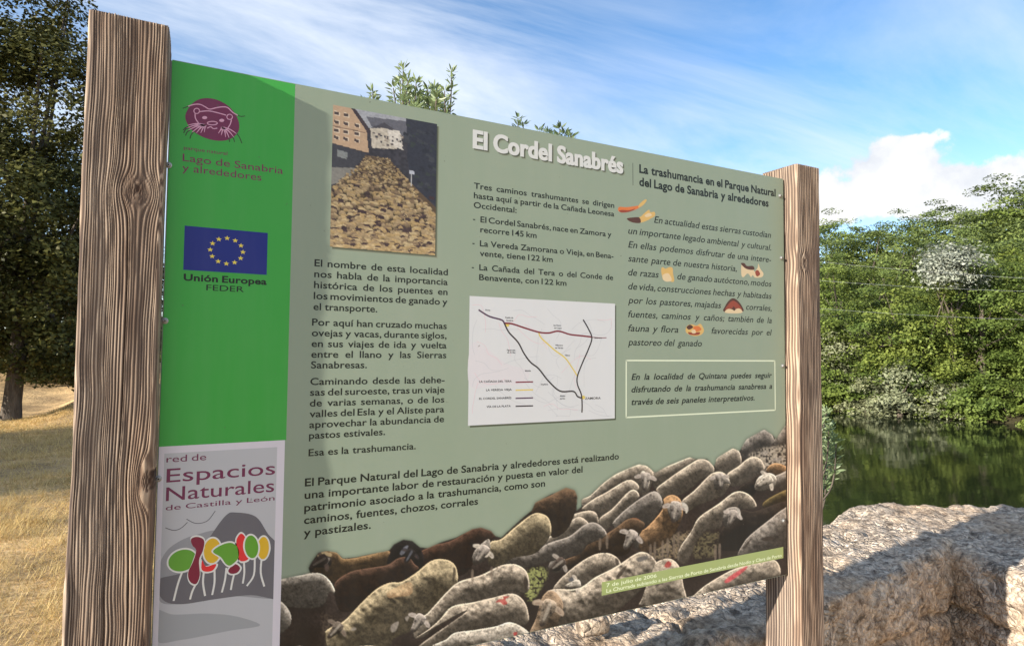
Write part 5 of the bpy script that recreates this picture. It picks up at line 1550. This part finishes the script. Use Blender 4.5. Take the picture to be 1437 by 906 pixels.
fpoly([(0.0, 0.44), (0.24, 0.42), (0.18, 0.52), (0.0, 0.56)], srgb(120, 118, 112))
rgm = np.random.default_rng(21)
fpoly([(0.30, 0.32), (0.52, 0.32), (0.72, 0.46), (1.0, 0.64), (1.0, 1.0), (0.0, 1.0), (0.0, 0.58), (0.2, 0.46)], srgb(84, 68, 50))
items = []
for i in range(1500):
    y = 0.32 + 0.70 * rgm.random() ** 0.9
    q_ = (y - 0.32) / 0.68
    xl = 0.32 - 0.36 * min(1, q_ * 2.2); xr = 0.53 + 0.5 * min(1, q_ * 1.7)
    items.append((y, rgm.uniform(xl, xr)))
items.sort()
yyf, xxf = np.mgrid[0:fh, 0:fw_]
for y, x in items:
    q_ = (y - 0.30) / 0.70
    ry = (1.0 + 4.4 * q_) * rgm.uniform(0.6, 1.1); rx = (1.0 + 4.4 * q_) * rgm.uniform(0.6, 1.25)
    e = ((xxf - x * fw_) / rx) ** 2 + ((yyf - y * fh) / ry) ** 2
    m_ = e < 1
    if not m_.any(): continue
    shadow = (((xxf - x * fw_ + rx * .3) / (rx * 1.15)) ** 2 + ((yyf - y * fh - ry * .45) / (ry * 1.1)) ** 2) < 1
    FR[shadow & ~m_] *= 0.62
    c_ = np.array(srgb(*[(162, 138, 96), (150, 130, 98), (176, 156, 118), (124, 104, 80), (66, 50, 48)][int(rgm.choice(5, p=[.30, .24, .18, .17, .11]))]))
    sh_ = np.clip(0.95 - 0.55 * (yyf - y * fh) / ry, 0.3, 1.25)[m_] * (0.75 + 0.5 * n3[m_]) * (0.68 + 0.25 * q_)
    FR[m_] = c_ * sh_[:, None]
fpoly([(0.735, 0.40), (0.745, 0.40), (0.745, 0.50), (0.735, 0.50)], srgb(180, 180, 180)); fpoly([(0.72, 0.38), (0.77, 0.385), (0.77, 0.41), (0.72, 0.405)], srgb(170, 174, 184))
for i in range(14):
    x_ = rgm.uniform(0.02, 0.95); y_ = rgm.uniform(0.55, 0.95)
    fpoly([(x_, y_), (x_ + .05, y_ + .008), (x_ + .045, y_ + .03), (x_ - .01, y_ + .022)], srgb(58, 42, 44))
pu0 = (P(468.8, 147.3)[0] + P(461.7, 346.8)[0]) / 2; pu1 = (P(614.4, 174.6)[0] + P(609.5, 357.4)[0]) / 2
pv0 = (P(468.8, 147.3)[1] + P(614.4, 174.6)[1]) / 2; pv1 = (P(461.7, 346.8)[1] + P(609.5, 357.4)[1]) / 2
us2 = np.linspace(pu0, pu1, fw_); vs2 = np.linspace(pv0, pv1, fh)
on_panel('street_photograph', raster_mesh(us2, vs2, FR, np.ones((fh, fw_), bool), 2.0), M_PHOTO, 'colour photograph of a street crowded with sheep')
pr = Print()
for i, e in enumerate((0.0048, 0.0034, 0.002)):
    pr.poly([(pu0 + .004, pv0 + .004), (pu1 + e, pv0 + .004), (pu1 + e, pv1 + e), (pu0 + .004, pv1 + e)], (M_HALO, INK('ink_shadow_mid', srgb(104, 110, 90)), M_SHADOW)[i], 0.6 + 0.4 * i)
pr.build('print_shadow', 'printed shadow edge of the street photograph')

# screws with washers
M_STEEL = mat_plain('zinc_steel', (0.42, 0.42, 0.41), rough=0.5, metal=0.7, spec=0.5, var=0.25, scale=300)
M_HOLE = mat_plain('screw_recess', (0.05, 0.05, 0.05), rough=0.6)
def screw_mesh():
    bm = bmesh.new()
    prof = [(0.0060, 0.0), (0.0060, -0.0012), (0.0042, -0.0016), (0.0040, -0.0030), (0.0028, -0.0042), (0.0016, -0.0043)]
    rings = [[bm.verts.new((r * math.cos(a), y, r * math.sin(a))) for a in np.linspace(0, 2 * math.pi, 17)[:-1]] for r, y in [(r0_ * 0.82, y0_) for r0_, y0_ in prof]]
    hole = [bm.verts.new((0.0014 * math.cos(a), -0.0030, 0.0014 * math.sin(a))) for a in np.linspace(0, 2 * math.pi, 17)[:-1]]
    rings.append(hole)
    for i in range(len(rings) - 1):
        for j in range(16):
            f = bm.faces.new((rings[i][j], rings[i][(j + 1) % 16], rings[i + 1][(j + 1) % 16], rings[i + 1][j]))
            f.material_index = 1 if i == len(rings) - 2 else 0
    f = bm.faces.new(hole); f.material_index = 1
    bmesh.ops.recalc_face_normals(bm, faces=bm.faces)
    me = bpy.data.meshes.new('screw'); bm.to_mesh(me); bm.free()
    for m_ in (M_STEEL, M_HOLE): me.materials.append(m_)
    return me
SM = screw_mesh()
for px, py in ((236.5, 232), (231.5, 450), (222.5, 671), (1096, 362), (1098, 513), (1099, 730), (1094, 275)):
    u, v = P(px, py)
    o = bpy.data.objects.new('screw', SM); COL.objects.link(o); o.parent = SIGN
    o.location = (u - PW / 2 if px < 600 else u - PW / 2, -0.0004, TOP - v)

# ------------------------------------------------------------------ wires over the river
M_WIRE = mat_plain('wire', (0.50, 0.51, 0.52), rough=0.5, metal=0.2)
for i, (ya, yb, lab) in enumerate(((362, 386, 'uppermost thin pale wire across the far trees'), (393, 401, 'middle thin pale wire across the far trees'), (432, 441, 'lowest thin pale wire across the far trees'))):
    a_ = np.array(at(1000, ya - 14, 34 + i)); b_ = np.array(at(1560, yb + 10, 26 + i))
    path = []
    for j in range(25):
        q_ = j / 24
        c_ = a_ + (b_ - a_) * q_; c_[2] -= 0.25 * 4 * q_ * (1 - q_) * 1.0
        path.append((*c_, 0.0028))
    tv, tf = tubes([path], 5)
    tag(link('overhead_wire', mesh_np(tv, tf), M_WIRE), lab, 'wire', 'wires strung across the river')
